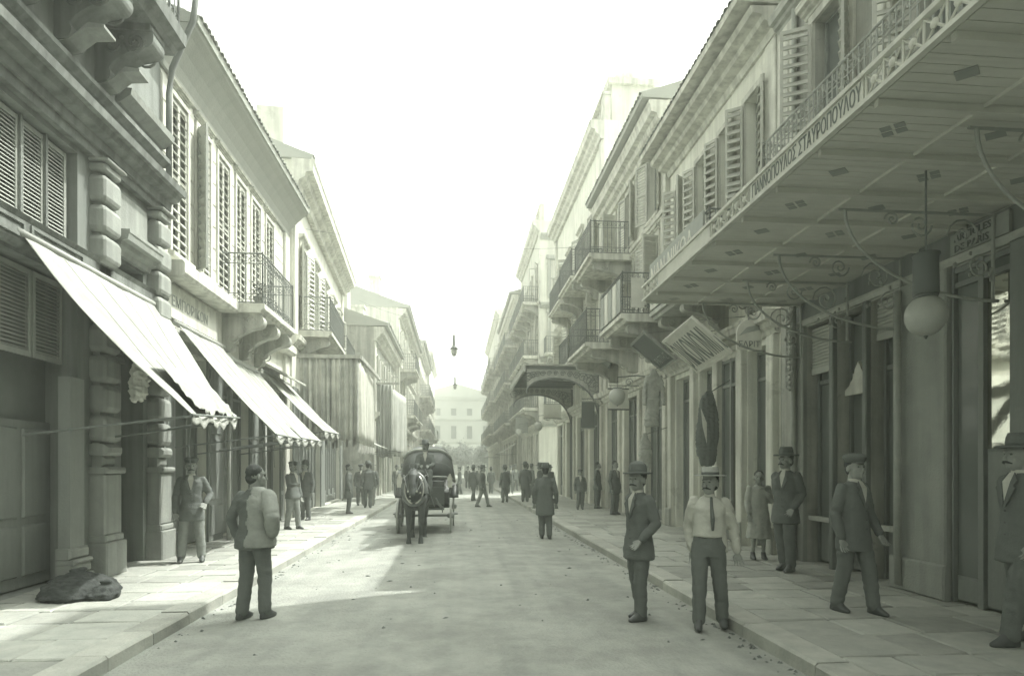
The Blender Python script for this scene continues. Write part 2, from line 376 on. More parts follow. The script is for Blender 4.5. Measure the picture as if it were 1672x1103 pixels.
def window(fr, parent, u0, u1, v0, v1, depth=0.22, surround=0.12, proud=0.05, sill=True, mat=None, cols=2, rows=3, hood=None, fmat=None, name='window'):
    mat = mat or m_trim; fmat = fmat or m_wood
    g = MB(fr); t = 0.05
    g.box(u0+0.003, u0+t, v0+0.003, v1-0.003, -depth, -depth+0.06); g.box(u1-t, u1-0.003, v0+0.003, v1-0.003, -depth, -depth+0.06)
    g.box(u0+t, u1-t, v0+0.003, v0+t, -depth, -depth+0.06); g.box(u0+t, u1-t, v1-t, v1-0.003, -depth, -depth+0.06)
    o = g.build(name, fmat, parent)
    k = MB(fr)
    for i in range(1, cols): x = u0+(u1-u0)*i/cols; k.box(x-0.02, x+0.02, v0+t, v1-t, -depth+0.005, -depth+0.05)
    for j in range(1, rows): y = v0+(v1-v0)*j/rows; k.box(u0+t, u1-t, y-0.016, y+0.016, -depth+0.01, -depth+0.045)
    if k.v: k.build('glazing_bar', fmat, o)
    MB(fr).box(u0+t*0.5, u1-t*0.5, v0+t*0.5, v1-t*0.5, -depth+0.018, -depth+0.024).build('pane', m_glass, o)
    if surround:
        q = MB(fr); q.box(u0-surround, u0, v0, v1, 0.002, proud); q.box(u1, u1+surround, v0, v1, 0.002, proud); q.box(u0-surround, u1+surround, v1, v1+surround*1.1, 0.002, proud*1.1)
        q.build('window_surround', mat, o)
    if sill: MB(fr).cbox(u0-surround-0.04, u1+surround+0.04, v0-0.10, v0, 0.002, 0.14, 0.02).build('sill', mat, o)
    if hood: MB(fr).extrude(cornice_pts(v1+surround*1.1+0.01, hood, hood*1.2), u0-surround-0.08, u1+surround+0.08, 0).build('window_hood', mat, o)
    return o
def scroll(c, r0, r1, a0, a1, n=14, plane='uv', w=0.0):
    pts = []
    for i in range(n+1):
        t = i/n; r_ = r0+(r1-r0)*t; a = R(a0+(a1-a0)*t); pts.append((c[0]+r_*math.cos(a), c[1]+r_*math.sin(a), w))
    return pts
def console_pts(v, h, d):
    """side outline (v,w) of a scrolled bracket hanging under v"""
    pts = [(v, 0), (v, d)]
    for i in range(9):
        a = R(60-150*i/8); pts.append((v-h*0.20+h*0.17*math.sin(a), d*0.90+h*0.15*math.cos(a)))
    for i in range(1, 7): t = i/6; pts.append((v-h*(0.36+0.40*t), d*(0.84-0.60*t)-0.10*d*math.sin(math.pi*t)))
    for i in range(7):
        a = R(70-160*i/6); pts.append((v-h*0.84+h*0.13*math.sin(a), d*0.17+h*0.10*math.cos(a)))
    pts.append((v-h, 0)); return pts
def console(fr, parent, u, v, h, d, wd, mat, scrolls=True, name='console'):
    o = MB(fr).extrude(console_pts(v, h, d), u-wd/2, u+wd/2, 0).build(name, mat, parent)
    if scrolls:
        mb = MB(fr)
        for sg in (-1, 1):
            uu = u+sg*(wd/2+0.006)
            sp = lambda cv, cw, r0, a0, a1: [(uu, cv+r_*math.sin(R(a)), cw+r_*math.cos(R(a))) for r_, a in [(r0*(1-0.85*i/16), a0+(a1-a0)*i/16) for i in range(17)]]
            mb.tube(sp(v-h*0.22, d*0.72, min(h, d)*0.20, 200, 760), 0.018, 5)
            mb.tube(sp(v-h*0.66, d*0.26, min(h, d)*0.16, 20, -500), 0.015, 5)
            mb.tube([(uu, v-h*0.10, 0.04), (uu, v-h*0.12, d*0.55)], 0.014, 5)
        mb.build('scroll_relief', mat, o)['kind'] = 'stuff'
    return o
def railing(fr, parent, segs, v, hgt, mat, pitch=0.12, single=True, ornate=True, thick=0.011, name='railing', bars=True):
    """segs: list of ((u,w),(u,w)) plan segments"""
    mb = MB(fr); o = None
    for (a, b) in segs:
        for vv, r_ in ((v+hgt, 0.018), (v+hgt*0.80, 0.010), (v+0.20*hgt, 0.010), (v+0.03, 0.013)):
            mb.tube([(a[0], vv, a[1]), (b[0], vv, b[1])], r_, 6)
        for q in (a, b): mb.tube([(q[0], v, q[1]), (q[0], v+hgt+0.04, q[1])], 0.018, 6)
    o = mb.build(name, mat, parent); bb = base_of(o)
    bar = MB(); bar.tube([(0, 0, 0.03), (0, 0, hgt)], thick, 5); bme = bar.mesh('baluster', mat)
    orn = MB(fr)
    for (a, b) in segs:
        L = math.hypot(b[0]-a[0], b[1]-a[1]); n = max(1, int(round(L/pitch)))
        du, dw = (b[0]-a[0])/L, (b[1]-a[1])/L
        if bars:
            for i in range(1, n): t = i/n; link('baluster', bme, o, loc=fr.p(a[0]+(b[0]-a[0])*t, v, a[1]+(b[1]-a[1])*t)-bb)
        else:
            for i in range(1, n): t = i/n; q = (a[0]+(b[0]-a[0])*t, a[1]+(b[1]-a[1])*t); orn.tube([(q[0], v+0.03, q[1]), (q[0], v+hgt, q[1])], thick, 4)
        if ornate:
            k = max(1, int(L/(pitch*2)))
            for i in range(k):
                t0 = (i+0.5)/k*L
                for vv, sg in ((v+0.115*hgt, 1), (v+0.90*hgt, -1)):
                    for m_ in (-1, 1):
                        r0 = 0.075*hgt
                        orn.tube([(a[0]+du*(t0+m_*(r0*1.05-q*math.cos(g))), vv+sg*q*math.sin(g)*0.95, a[1]+dw*(t0+m_*(r0*1.05-q*math.cos(g)))) for q, g in [(r0*(1-0.75*j/10), R(-40+400*j/10)) for j in range(11)]], 0.007, 4)
    if orn.v: orn.build('scrollwork', mat, o)['kind'] = 'stuff'
    return o
def balcony(fr, parent, u0, u1, v, d, mat, rmat, thick=0.2, hgt=1.05, cons=2, ch=0.7, cw=0.22, ornate=True, pitch=0.12, bars=True, name='balcony', cmat=None, rail=True):
    o = MB(fr).extrude([(v-thick, 0.002), (v-thick, d*0.9), (v-thick*0.65, d*0.93), (v-thick*0.6, d), (v-thick*0.1, d), (v, d-0.02), (v, 0.002)], u0, u1, 0).build(name, mat, parent)
    for i in range(cons):
        u = u0+0.3+(u1-u0-0.6)*i/max(1, cons-1) if cons > 1 else (u0+u1)/2
        console(fr, o, u, v-thick-0.003, ch, d*0.88, cw, cmat or mat, scrolls=bars)
    if rail: railing(fr, o, [((u0+0.05, 0.03), (u0+0.05, d-0.06)), ((u0+0.05, d-0.06), (u1-0.05, d-0.06)), ((u1-0.05, d-0.06), (u1-0.05, 0.03))], v, hgt, rmat, pitch, ornate=ornate, bars=bars)
    return o
_tm = {}
def tile_row(fr, roof, u0, u1, v, w, slope=0.35, pitch=0.16, rows=2, length=0.36):
    """half-round roof tiles along an eave, each its own piece"""
    k = (pitch, length, slope)
    if k not in _tm:
        mb = MB(); n = 6; r0 = pitch*0.46
        ring = lambda y, r_: [(r_*math.cos(math.pi*i/n), y, r_*0.6*math.sin(math.pi*i/n)) for i in range(n+1)]
        a, b = ring(0, r0), ring(-length, r0*0.8); a2, b2 = ring(0, r0*0.8), ring(-length, r0*0.62)
        vs = a+b+a2+b2; m_ = n+1; fs = []
        for i in range(n): fs += [(i, i+1, m_+i+1, m_+i), (2*m_+i, 2*m_+i+1, 3*m_+i+1, 3*m_+i), (i, i+1, 2*m_+i+1, 2*m_+i)]
        mb.add(vs, fs); _tm[k] = mb.mesh('tile', m_tile)
    b = base_of(roof); e = frame_rot(fr).to_matrix() @ Matrix.Rotation(-math.atan(slope), 3, 'X')
    n = int((u1-u0)/pitch)
    for j in range(rows):
        for i in range(n):
            rr = (e @ Matrix.Rotation(random.uniform(-0.05, 0.05), 3, 'Z')).to_euler()
            link('tile', _tm[k], roof, loc=fr.p(u0+pitch*(i+0.5), v+j*length*0.8*slope+random.uniform(-0.008, 0.008), w-j*length*0.8+random.uniform(-0.012, 0.012))-b, rot=rr)
def eave(fr, parent, u0, u1, v, d, mat, fascia=0.12, rise=0.5, back=4.0, tiles=True, name='roof', rows=2, pitch=0.16):
    """overhanging pitched roof: soffit, fascia and tile courses"""
    sl = 0.35
    o = MB(fr).extrude([(v, -0.05), (v, d-0.02), (v+fascia, d), (v+fascia+sl*(d+back), -back), (v, -back)], u0, u1, 0).build(name, mat, parent)
    if tiles: tile_row(fr, o, u0, u1, v+fascia-0.01, d+0.03, sl, rows=rows, pitch=pitch)
    return o

# ================================================================== the setting
g = MB(); g.grid(lambda a, b: (-400+800*a, -60+950*b, -0.06), 6, 6)
structure(g.build('ground', m_bed)); 
def road_z(x): return 0.045-0.010*x*x*0.6
rd = MB(); rd.grid(lambda a, b: (-2.90+5.77*a, -50+214*b, road_z(-2.90+5.77*a)+0.006*noise.noise(Vector((a*9, b*200, 0)))), 24, 420)
structure(rd.build('road', m_road, smooth=True))

def pavement(name, x0, x1, sgn, y1=24.0):
    """bedding sheet, kerb stones and single flags as far as they can be told apart"""
    ya, yb = -50.0, 165.0
    o = MB().box(min(x0, x1), max(x0, x1), ya, yb, -0.05, 0.112).build(name, m_bed)
    structure(o)
    k0, k1 = (x0, x0+0.28*sgn); y = 1.6
    while y < 60:
        L = random.uniform(0.75, 1.25)
        mb = MB(Frame((0, 0, 0), (1, 0, 0), (0, 0, 1)))
        mb = MB(); a, b = min(k0, k1), max(k0, k1)
        f = Frame((0, 0, 0), (1, 0, 0), (0, 0, 1)); mb.fr = None
        dz = random.uniform(-0.008, 0.008); e = 0.022; s0 = x0-0.012*sgn
        pts = [(s0, 0.13+dz-e), (s0, -0.05), (k1, -0.05), (k1, 0.132+dz), (s0+e*sgn, 0.132+dz)]
        mb.extrude([(q[0], q[1]) for q in pts], y+0.006, y+L-0.006, 1)
        mb.build('kerb_stone', m_kerb, o); y += L
    MB().box(min(k0, k1), max(k0, k1), ya, 1.58, -0.05, 0.13).build('kerb_run', m_kerb, o)['kind'] = 'stuff'
    MB().box(min(k0, k1), max(k0, k1), 60.2, yb, -0.05, 0.13).build('kerb_run', m_kerb, o)['kind'] = 'stuff'
    n = 0; y = 1.7 if sgn > 0 else 4.2
    wd = abs(x1-k1)
    while y < y1 and n < 290:
        row = random.uniform(0.42, 0.66); x = 0.0
        cut = []
        while x < wd-0.02:
            L = random.uniform(0.40, 0.85)
            if wd-(x+L) < 0.3: L = wd-x
            cut.append((x, x+L)); x += L
        for a, b in cut:
            if n >= 290: break
            xa, xb = k1+sgn*a, k1+sgn*b; lo, hi = min(xa, xb)+0.011, max(xa, xb)-0.011
            dz = random.uniform(-0.007, 0.007); z = 0.13+dz; e = 0.014; t = random.uniform(-0.006, 0.006); j = lambda: random.uniform(-0.005, 0.005)
            mb = MB()
            vs = [(lo+j(), y+0.011+j(), 0.09), (hi+j(), y+0.011+j(), 0.09), (hi+j(), y+row-0.011+j(), 0.09), (lo+j(), y+row-0.011+j(), 0.09)]
            top = [(lo+e, y+0.011+e, z+t), (hi-e, y+0.011+e, z-t), (hi-e, y+row-0.011-e, z-t), (lo+e, y+row-0.011-e, z+t)]
            md = [(q[0], q[1], z-e) for q in vs]
            mb.add(vs+md+top, [(0, 1, 5, 4), (1, 2, 6, 5), (2, 3, 7, 6), (3, 0, 4, 7), (4, 5, 9, 8), (5, 6, 10, 9), (6, 7, 11, 10), (7, 4, 8, 11), (8, 9, 10, 11)])
            mb.build('paving_slab', m_slab, o); n += 1
        y += row
    far = MB()
    while y < 60:
        row = random.uniform(0.5, 0.7); x = 0
        while x < wd-0.02:
            L = random.uniform(0.5, 0.9); L = min(L, wd-x)
            xa, xb = k1+sgn*x, k1+sgn*(x+L); far.box(min(xa, xb)+0.01, max(xa, xb)-0.01, y+0.01, y+row-0.01, 0.09, 0.13+random.uniform(-0.006, 0.006)); x += L
        y += row
    far.box(min(k1, x1), max(k1, x1), y, yb, 0.09, 0.13); far.box(min(k1, x1), max(k1, x1), ya, 1.65 if sgn > 0 else 4.15, 0.09, 0.13)
    far.build('far_paving', m_slab, o)['kind'] = 'stuff'
    return o
pavement('pavement_left', -2.90, -5.35, -1, 22.0)
pavement('pavement_right', 2.87, 5.95, 1, 20.0)

FL = side_frame(-1, -5.2)
FR = side_frame(1, 5.8)

# ================================================================== left side, nearest: dark stone house with rusticated piers
b1 = thing('stone_house', 'dark stone house with rusticated piers, louvred shop shutters and carved balcony consoles', 'building', (-5.2, 6.5, 0))
holes = [(5.2, 8.95, 0.13, 4.25), (5.2, 8.95, 4.72, 6.02), (9.85, 10.72, 0.13, 4.9), (6.2, 7.3, 9.3, 12.0), (8.6, 9.7, 9.3, 12.0)]
wall(FL, b1, -6.0, 11.32, 0, 14.2, holes, m_wallA, depth=0.42)
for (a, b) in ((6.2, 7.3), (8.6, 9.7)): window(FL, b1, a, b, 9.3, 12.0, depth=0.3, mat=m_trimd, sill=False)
# entablature above the shop floor
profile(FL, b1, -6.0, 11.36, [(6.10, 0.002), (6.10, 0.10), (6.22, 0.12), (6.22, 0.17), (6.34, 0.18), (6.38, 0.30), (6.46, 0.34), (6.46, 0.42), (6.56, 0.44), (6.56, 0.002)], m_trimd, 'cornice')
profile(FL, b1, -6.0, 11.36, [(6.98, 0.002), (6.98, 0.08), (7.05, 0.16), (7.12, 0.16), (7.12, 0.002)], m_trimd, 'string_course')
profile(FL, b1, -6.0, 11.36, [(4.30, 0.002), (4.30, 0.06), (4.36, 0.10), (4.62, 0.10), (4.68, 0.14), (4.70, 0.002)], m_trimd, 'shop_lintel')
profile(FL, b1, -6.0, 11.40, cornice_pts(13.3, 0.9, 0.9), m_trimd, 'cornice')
# panels between lintel and mezzanine
for i, (a, b) in enumerate(((5.3, 6.5), (6.6, 7.75), (7.85, 8.9))):
    q = MB(FL); q.box(a, b, 4.40, 4.44, 0.101, 0.125); q.box(a, b, 4.56, 4.60, 0.101, 0.125); q.box(a, a+0.04, 4.441, 4.559, 0.101, 0.125); q.box(b-0.04, b, 4.441, 4.559, 0.101, 0.125)
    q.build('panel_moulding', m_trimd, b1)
# mezzanine louvres
for i in range(8):
    a = 5.26+i*0.46; shutter(FL, b1, a, a+0.42, 4.76, 5.98, m_shut, w=-0.16, n=22, mid=False)
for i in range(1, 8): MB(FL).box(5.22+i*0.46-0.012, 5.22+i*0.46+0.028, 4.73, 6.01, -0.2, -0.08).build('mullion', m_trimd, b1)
# shop shutters, folded louvre leaves over dark door
for i in range(6):
    a = 5.26+i*0.615; shutter(FL, b1, a, a+0.58, 2.35 if i < 4 else 3.1, 4.2, m_shut, w=-0.22, n=34 if i < 4 else 20, mid=False)
for i in range(3):
    a = 5.26+i*1.23
    d = MB(FL).box(a, a+1.2, 0.16, 2.30, -0.40, -0.34).build('shop_door', m_woodd, b1)
    k = MB(FL)
    for (x0, x1) in ((a+0.1, a+0.55), (a+0.65, a+1.1)):
        k.cbox(x0, x1, 0.3, 0.95, -0.339, -0.31, 0.02); k.cbox(x0, x1, 1.05, 2.2, -0.339, -0.31, 0.02)
    k.build('door_panel', m_woodd, d)
# shop pilaster with moulded foot beside the rusticated pier
q = MB(FL); q.box(8.62, 8.93, 0.62, 2.9, -0.05, 0.10); q.build('shop_pilaster', m_wood, b1)
for z0, z1, ww in ((0.13, 0.27, 0.22), (0.275, 0.40, 0.17), (0.405, 0.47, 0.20), (0.475, 0.62, 0.14)):
    MB(FL).cbox(8.56, 8.99, z0, z1, -0.05, ww, 0.03).build('plinth_block', m_stone, b1)
def rustic_pier(u0, u1, w0, w1):
    """stack of cushioned blocks on a tall pedestal"""
    MB(FL).box(u0+0.08, u1-0.08, 0.1, 6.1, 0.002, w1-0.12).build('pier_core', m_stone, b1)
    def cushion(a, b, z0, z1, w, r=0.09):
        rows = [(0.0, 0.05), (0.08, 0.018), (0.2, 0.0), (0.8, 0.0), (0.92, 0.018), (1.0, 0.05)]
        mb = MB(FL); h = z1-z0; k = []
        for t, ins in rows:
            z = z0+h*t; k.append([(a+ins, z, 0.0), (a+ins, z, w-ins-0.03), (a+ins+0.03, z, w-ins), (b-ins-0.03, z, w-ins), (b-ins, z, w-ins-0.03), (b-ins, z, 0.0)])
        vs = [p for r_ in k for p in r_]; fs = []
        for i in range(len(k)-1):
            for j in range(5): fs.append((i*6+j, i*6+j+1, (i+1)*6+j+1, (i+1)*6+j))
        fs += [tuple(range(6))[::-1], tuple(range(len(vs)-6, len(vs)))]
        mb.add(vs, fs); mb.build('rustic_block', m_stone, b1, bevel=0.008)
    z = 2.06
    while z < 6.0:
        h = 0.385; 
        if not (u1 < 10 and 4.28 < z+h/2 < 4.45): cushion(u0, u1, z, min(z+h, 6.05), w1)
        z += 0.43
    # pedestal
    MB(FL).cbox(u0-0.05, u1+0.05, 0.12, 0.62, 0.002, w1+0.05, 0.02).build('plinth_block', m_stone, b1)
    MB(FL).cbox(u0-0.02, u1+0.02, 0.624, 0.72, 0.002, w1+0.02, 0.02).build('plinth_block', m_stone, b1)
    MB(FL).cbox(u0+0.0, u1-0.0, 0.724, 1.60, 0.002, w1-0.005, 0.02).build('pedestal', m_stone, b1)
    MB(FL).cbox(u0-0.04, u1+0.04, 1.604, 1.70, 0.002, w1+0.05, 0.03).build('pedestal_cap', m_stone, b1)
    MB(FL).cbox(u0+0.06, u1-0.06, 1.704, 1.86, 0.002, w1-0.05, 0.04).build('pier_neck', m_stone, b1)
    MB(FL).cbox(u0-0.01, u1+0.01, 1.864, 2.03, 0.002, w1+0.02, 0.05).build('pier_base', m_stone, b1)
    MB(FL).cbox(u0-0.03, u1+0.03, 6.06, 6.096, 0.002, w1+0.06, 0.01).build('pier_capital', m_stone, b1)
rustic_pier(9.22, 9.66, 0, 0.22)
rustic_pier(10.86, 11.28, 0, 0.22)
# door between the piers
d = MB(FL).box(9.87, 10.70, 0.15, 3.2, -0.40, -0.33).build('house_door', m_woodd, b1)
k = MB(FL)
for a in (9.93, 10.32):
    for z0, z1 in ((0.35, 1.0), (1.15, 2.0), (2.12, 3.05)): k.cbox(a, a+0.32, z0, z1, -0.329, -0.30, 0.03)
k.build('door_panel', m_woodd, d)
shutter(FL, b1, 9.90, 10.28, 3.4, 4.85, m_shutd, w=-0.3, n=20, mid=False); shutter(FL, b1, 10.30, 10.68, 3.4, 4.85, m_shutd, w=-0.3, n=20, mid=False)
profile(FL, b1, 9.72, 10.80, cornice_pts(4.95, 0.34, 0.30), m_stone, 'door_hood')
MB(FL).cbox(9.80, 10.78, 5.32, 5.95, 0.002, 0.05, 0.02).build('wall_panel', m_stone, b1)
# stone balcony on carved consoles
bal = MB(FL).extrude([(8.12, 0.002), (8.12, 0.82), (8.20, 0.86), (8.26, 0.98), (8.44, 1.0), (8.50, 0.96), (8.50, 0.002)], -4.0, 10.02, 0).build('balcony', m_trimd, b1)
for u in (5.9, 6.8, 7.72, 8.62, 9.52):
    c = MB(FL).extrude(console_pts(8.116, 0.86, 0.76), u-0.17, u+0.17, 0).build('console', m_wallA, bal)
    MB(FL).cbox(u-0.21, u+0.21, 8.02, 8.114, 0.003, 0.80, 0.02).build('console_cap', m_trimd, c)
    rl = MB(FL)
    for sg in (-1, 1):
        uu = u+sg*0.176
        for cv, cw, r0, a0, a1 in ((7.86, 0.56, 0.155, 190, 900), (7.80, 0.24, 0.11, 0, -600)):
            rl.tube([(uu, cv+r0*(1-0.9*i/22)*math.sin(R(a0+(a1-a0)*i/22)), cw+r0*(1-0.9*i/22)*math.cos(R(a0+(a1-a0)*i/22))) for i in range(23)], 0.02, 5)
        for cw in (0.06, 0.14, 0.36): rl.ball((uu, 7.93, cw), 0.02, 0.05, 0.05, 8, 5)
    rl.build('scroll_relief', m_trimd, c)['kind'] = 'stuff'
    MB(FL).extrude([(7.30, 0.02), (7.34, 0.22), (7.52, 0.40), (7.50, 0.60), (7.46, 0.60), (7.44, 0.36), (7.28, 0.16), (7.24, 0.02)], u-0.14, u+0.14, 0).build('acanthus_leaf', m_stone, c)
railing(FL, bal, [((-3.9, 0.9), (9.95, 0.9)), ((9.95, 0.9), (9.95, 0.05))], 8.5, 1.0, m_iron, 0.14)
# string course and sloped offsets beyond the balcony, catching the sun
profile(FL, b1, 9.9, 11.34, [(7.30, 0.002), (7.30, 0.06), (7.42, 0.22), (7.52, 0.24), (7.52, 0.002)], m_stone, 'string_course')

# drain pipe between the two houses
pp = MB(); pp.tube([(-4.45, 11.1, 10.3), (-4.6, 11.2, 9.5), (-5.02, 11.36, 8.75), (-5.08, 11.38, 8.3), (-5.08, 11.38, 6.7)], 0.05, 8)
props(pp.build('drain_pipe', m_iron, origin=(-5.08, 11.38, 6.7), smooth=True), 'bent iron drain pipe between dark stone house and pale house', 'pipe')

# ================================================================== left, second: pale house with louvred shutters and iron balcony
b2 = thing('plaster_house', 'pale plastered house with open louvred shutters, deep tiled eave and scrolled iron balcony', 'building', (-5.2, 15.4, 0))
U0, U1 = 11.34, 19.4
wins = [(c-0.33, c+0.33) for c in (12.02, 13.12, 14.22, 15.32, 16.42, 17.60)]
holes = [(a, b, 5.62, 8.52) for a, b in wins]+[(11.75, 13.3, 0.13, 3.9), (14.1, 15.9, 0.13, 3.9), (16.6, 18.6, 0.13, 3.9)]
wall(FL, b2, U0, U1, 0, 9.6, holes, m_wallB, depth=0.3)
for i in range(1, 8):       # ashlar joints drawn as shallow ribs between courses
    pass
zc = 5.45
while zc < 8.6:
    uu = [U0+0.02]+[x for a, b in wins for x in (a-0.10, b+0.10)]+[U1-0.47]
    for a, b in zip(uu[::2], uu[1::2]):
        MB(FL).cbox(a, b, zc+0.012, zc+0.452, 0.002, 0.016, 0.008).build('ashlar_course', m_wallB, b2)
    zc += 0.464
for a, b in wins:
    w_ = window(FL, b2, a, b, 5.62, 8.52, depth=0.2, surround=0.08, proud=0.05, sill=True, cols=2, rows=4)
    MB(FL).extrude(cornice_pts(8.67, 0.10, 0.12), a-0.12, b+0.12, 0).build('window_hood', m_trim, w_)
for i, (a, b) in enumerate(wins):       # closed louvre leaves; one leaf of the second window stands open
    m_ = (a+b)/2
    if i == 1: shutter(FL.hinge(a+0.005, 0, 0.06, 132, 1), b2, 0.0, 0.33, 5.64, 8.48, m_shut, w=-0.02, n=17)
    else: shutter(FL, b2, a+0.004, m_-0.003, 5.64, 8.49, m_shutl, w=-0.03, n=17)
    shutter(FL, b2, m_+0.003, b-0.004, 5.64, 8.49, m_shutl, w=-0.03, n=17)
# first-floor ledge and sign board
profile(FL, b2, U0+0.02, 14.05, [(5.10, 0.002), (5.10, 0.36), (5.16, 0.40), (5.34, 0.40), (5.38, 0.36), (5.38, 0.002)], m_trim, 'ledge')
profile(FL, b2, 16.75, U1+0.02, [(5.10, 0.002), (5.10, 0.26), (5.16, 0.30), (5.34, 0.30), (5.38, 0.26), (5.38, 0.002)], m_trim, 'ledge')
sb = MB(FL).box(11.45, 13.75, 4.42, 5.02, 0.02, 0.06); sbo = sb.build('sign_board', m_wallC, origin=(-5.16, 12.6, 4.42)); props(sbo, 'pale lettered shop board under ledge of shuttered pale house', 'sign')
text_mb(FL, 'ΕΜΠΟΡΙΚΟΝ', 11.6, 4.64, 0.062, 0.27, 1.0).build('lettering', m_signg, sbo)
# end pilaster
MB(FL).cbox(U1-0.42, U1, 5.4, 8.77, 0.002, 0.10, 0.02).build('pilaster', m_wallB, b2)
MB(FL).cbox(U1-0.42, U1, 0.12, 5.08, 0.002, 0.10, 0.02).build('pilaster', m_wallB, b2)
eave(FL, b2, U0-0.05, U1+0.15, 9.56, 0.66, m_soffit, tiles=True, rows=2)
profile(FL, b2, U0-0.04, U1+0.14, [(8.78, 0.02), (8.80, 0.06), (8.90, 0.07), (9.05, 0.14), (9.25, 0.28), (9.42, 0.45), (9.50, 0.57), (9.555, 0.60), (9.555, 0.02)], m_soffit, 'eave_cove')
bl = balcony(FL, b2, 14.08, 16.72, 5.34, 0.95, m_trim, m_iron, thick=0.2, hgt=1.12, cons=0, cmat=m_wallD)
for u in (14.3, 16.45): console(FL, bl, u, 5.137, 0.85, 0.86, 0.24, m_wallD)
console(FL, bl, 15.38, 5.137, 0.85, 0.86, 0.24, m_wallD)
# flower pots on the balcony
for k_, u in enumerate((14.3, 15.1)):
    p = thing('flower_pot', ['leafy plant in clay pot at near corner of scrolled iron balcony', 'leafy plant in clay pot midway along scrolled iron balcony'][k_], 'plant', (-4.45, u, 5.34), group='balcony plants on the left')
    MB().lathe([(0.07, 0), (0.10, 0.16), (0.115, 0.17), (0.115, 0.2), (0.1, 0.2)], n=12).build('pot', m_pot, p, local=True, smooth=True)
    lf = MB()
    for i in range(60):
        a = random.uniform(0, 6.28); r_ = random.uniform(0.02, 0.16); z = random.uniform(0.2, 0.48); c = Vector((r_*math.cos(a), r_*math.sin(a), z)); d1 = Vector((math.cos(a), math.sin(a), random.uniform(-0.3, 0.8)))*0.06; d2 = Vector((-math.sin(a), math.cos(a), random.uniform(-0.2, 0.2)))*0.03
        lf.add([c-d2*0.3, c+d1*0.5-d2, c+d1, c+d1*0.5+d2], [(0, 1, 2, 3)])
    lf.build('foliage', m_leaf, p, local=True)
# ground-floor shops
def shopfront(fr, parent, a, b, top, depth=0.3, doors=2, mat=None, transom=0.6, lower=0.7, glass=None):
    """glazed timber shop front standing in an opening"""
    mat = mat or m_woodd; glass = glass or m_glass
    n = max(2, int(round((b-a)/0.62)))
    o = MB(fr)
    for i in range(n+1):
        x = a+(b-a)*i/n; o.box(max(a+0.004, x-0.035), min(b-0.004, x+0.035), 0.14, top-0.004, -depth+0.04, -depth+0.13)
    for z in (top-0.08, top-transom): o.box(a+0.036, b-0.036, z, z+0.06, -depth+0.05, -depth+0.12)
    o = o.build('shopfront', mat, parent)
    for i in range(n):
        x0 = a+(b-a)*i/n+0.036; x1 = a+(b-a)*(i+1)/n-0.036
        lo = lower if i % 2 == 0 else 0.45
        MB(fr).cbox(x0, x1, 0.15, lo, -depth+0.05, -depth+0.105, 0.03).build('stall_riser', mat, o)
        MB(fr).box(x0, x1, lo, top-transom, -depth+0.07, -depth+0.08).build('pane', glass if i == 0 else m_glass, o)
        MB(fr).box(x0, x1, top-transom+0.06, top-0.08, -depth+0.07, -depth+0.08).build('pane', m_glass, o)
    return o
for a, b in ((11.75, 13.3), (14.1, 15.9), (16.6, 18.6)):
    shopfront(FL, b2, a, b, 3.9)
    MB(FL).extrude([(3.92, 0.002), (3.92, 0.07), (4.1, 0.07), (4.16, 0.14), (4.22, 0.14), (4.22, 0.002)], a-0.15, b+0.15, 0).build('shop_cornice', m_trimg, b2)
for u0_, u1_ in ((11.36, 11.74), (13.31, 14.09), (15.91, 16.59), (18.61, 18.95)):  # added boards and panels carry the awning shade in their colour
    MB(FL).box(u0_, u1_, 0.12, 3.9, 0.002, 0.05).build('shade_board', m_shade, b2)
    if u1_-u0_ > 0.3:
        for z0_, z1_ in ((0.25, 0.9), (1.0, 2.3), (2.4, 3.75)): MB(FL).cbox(u0_+0.07, u1_-0.07, z0_, z1_, 0.051, 0.075, 0.02).build('shade_panel', m_shade, b2)
# slim cast posts of the shop front in pale paint
for k_, u in enumerate((13.7, 16.2)):
    pt = MB(FL).tube([(u, 0.13, 0.32), (u, 3.4, 0.32)], 0.045, 8); 
    props(pt.build('iron_post', m_ironl, origin=(-4.88, u, 0.13), smooth=True), ['slim pale iron post between first and second white awnings', 'slim pale iron post below far end of iron balcony'][k_], 'post')

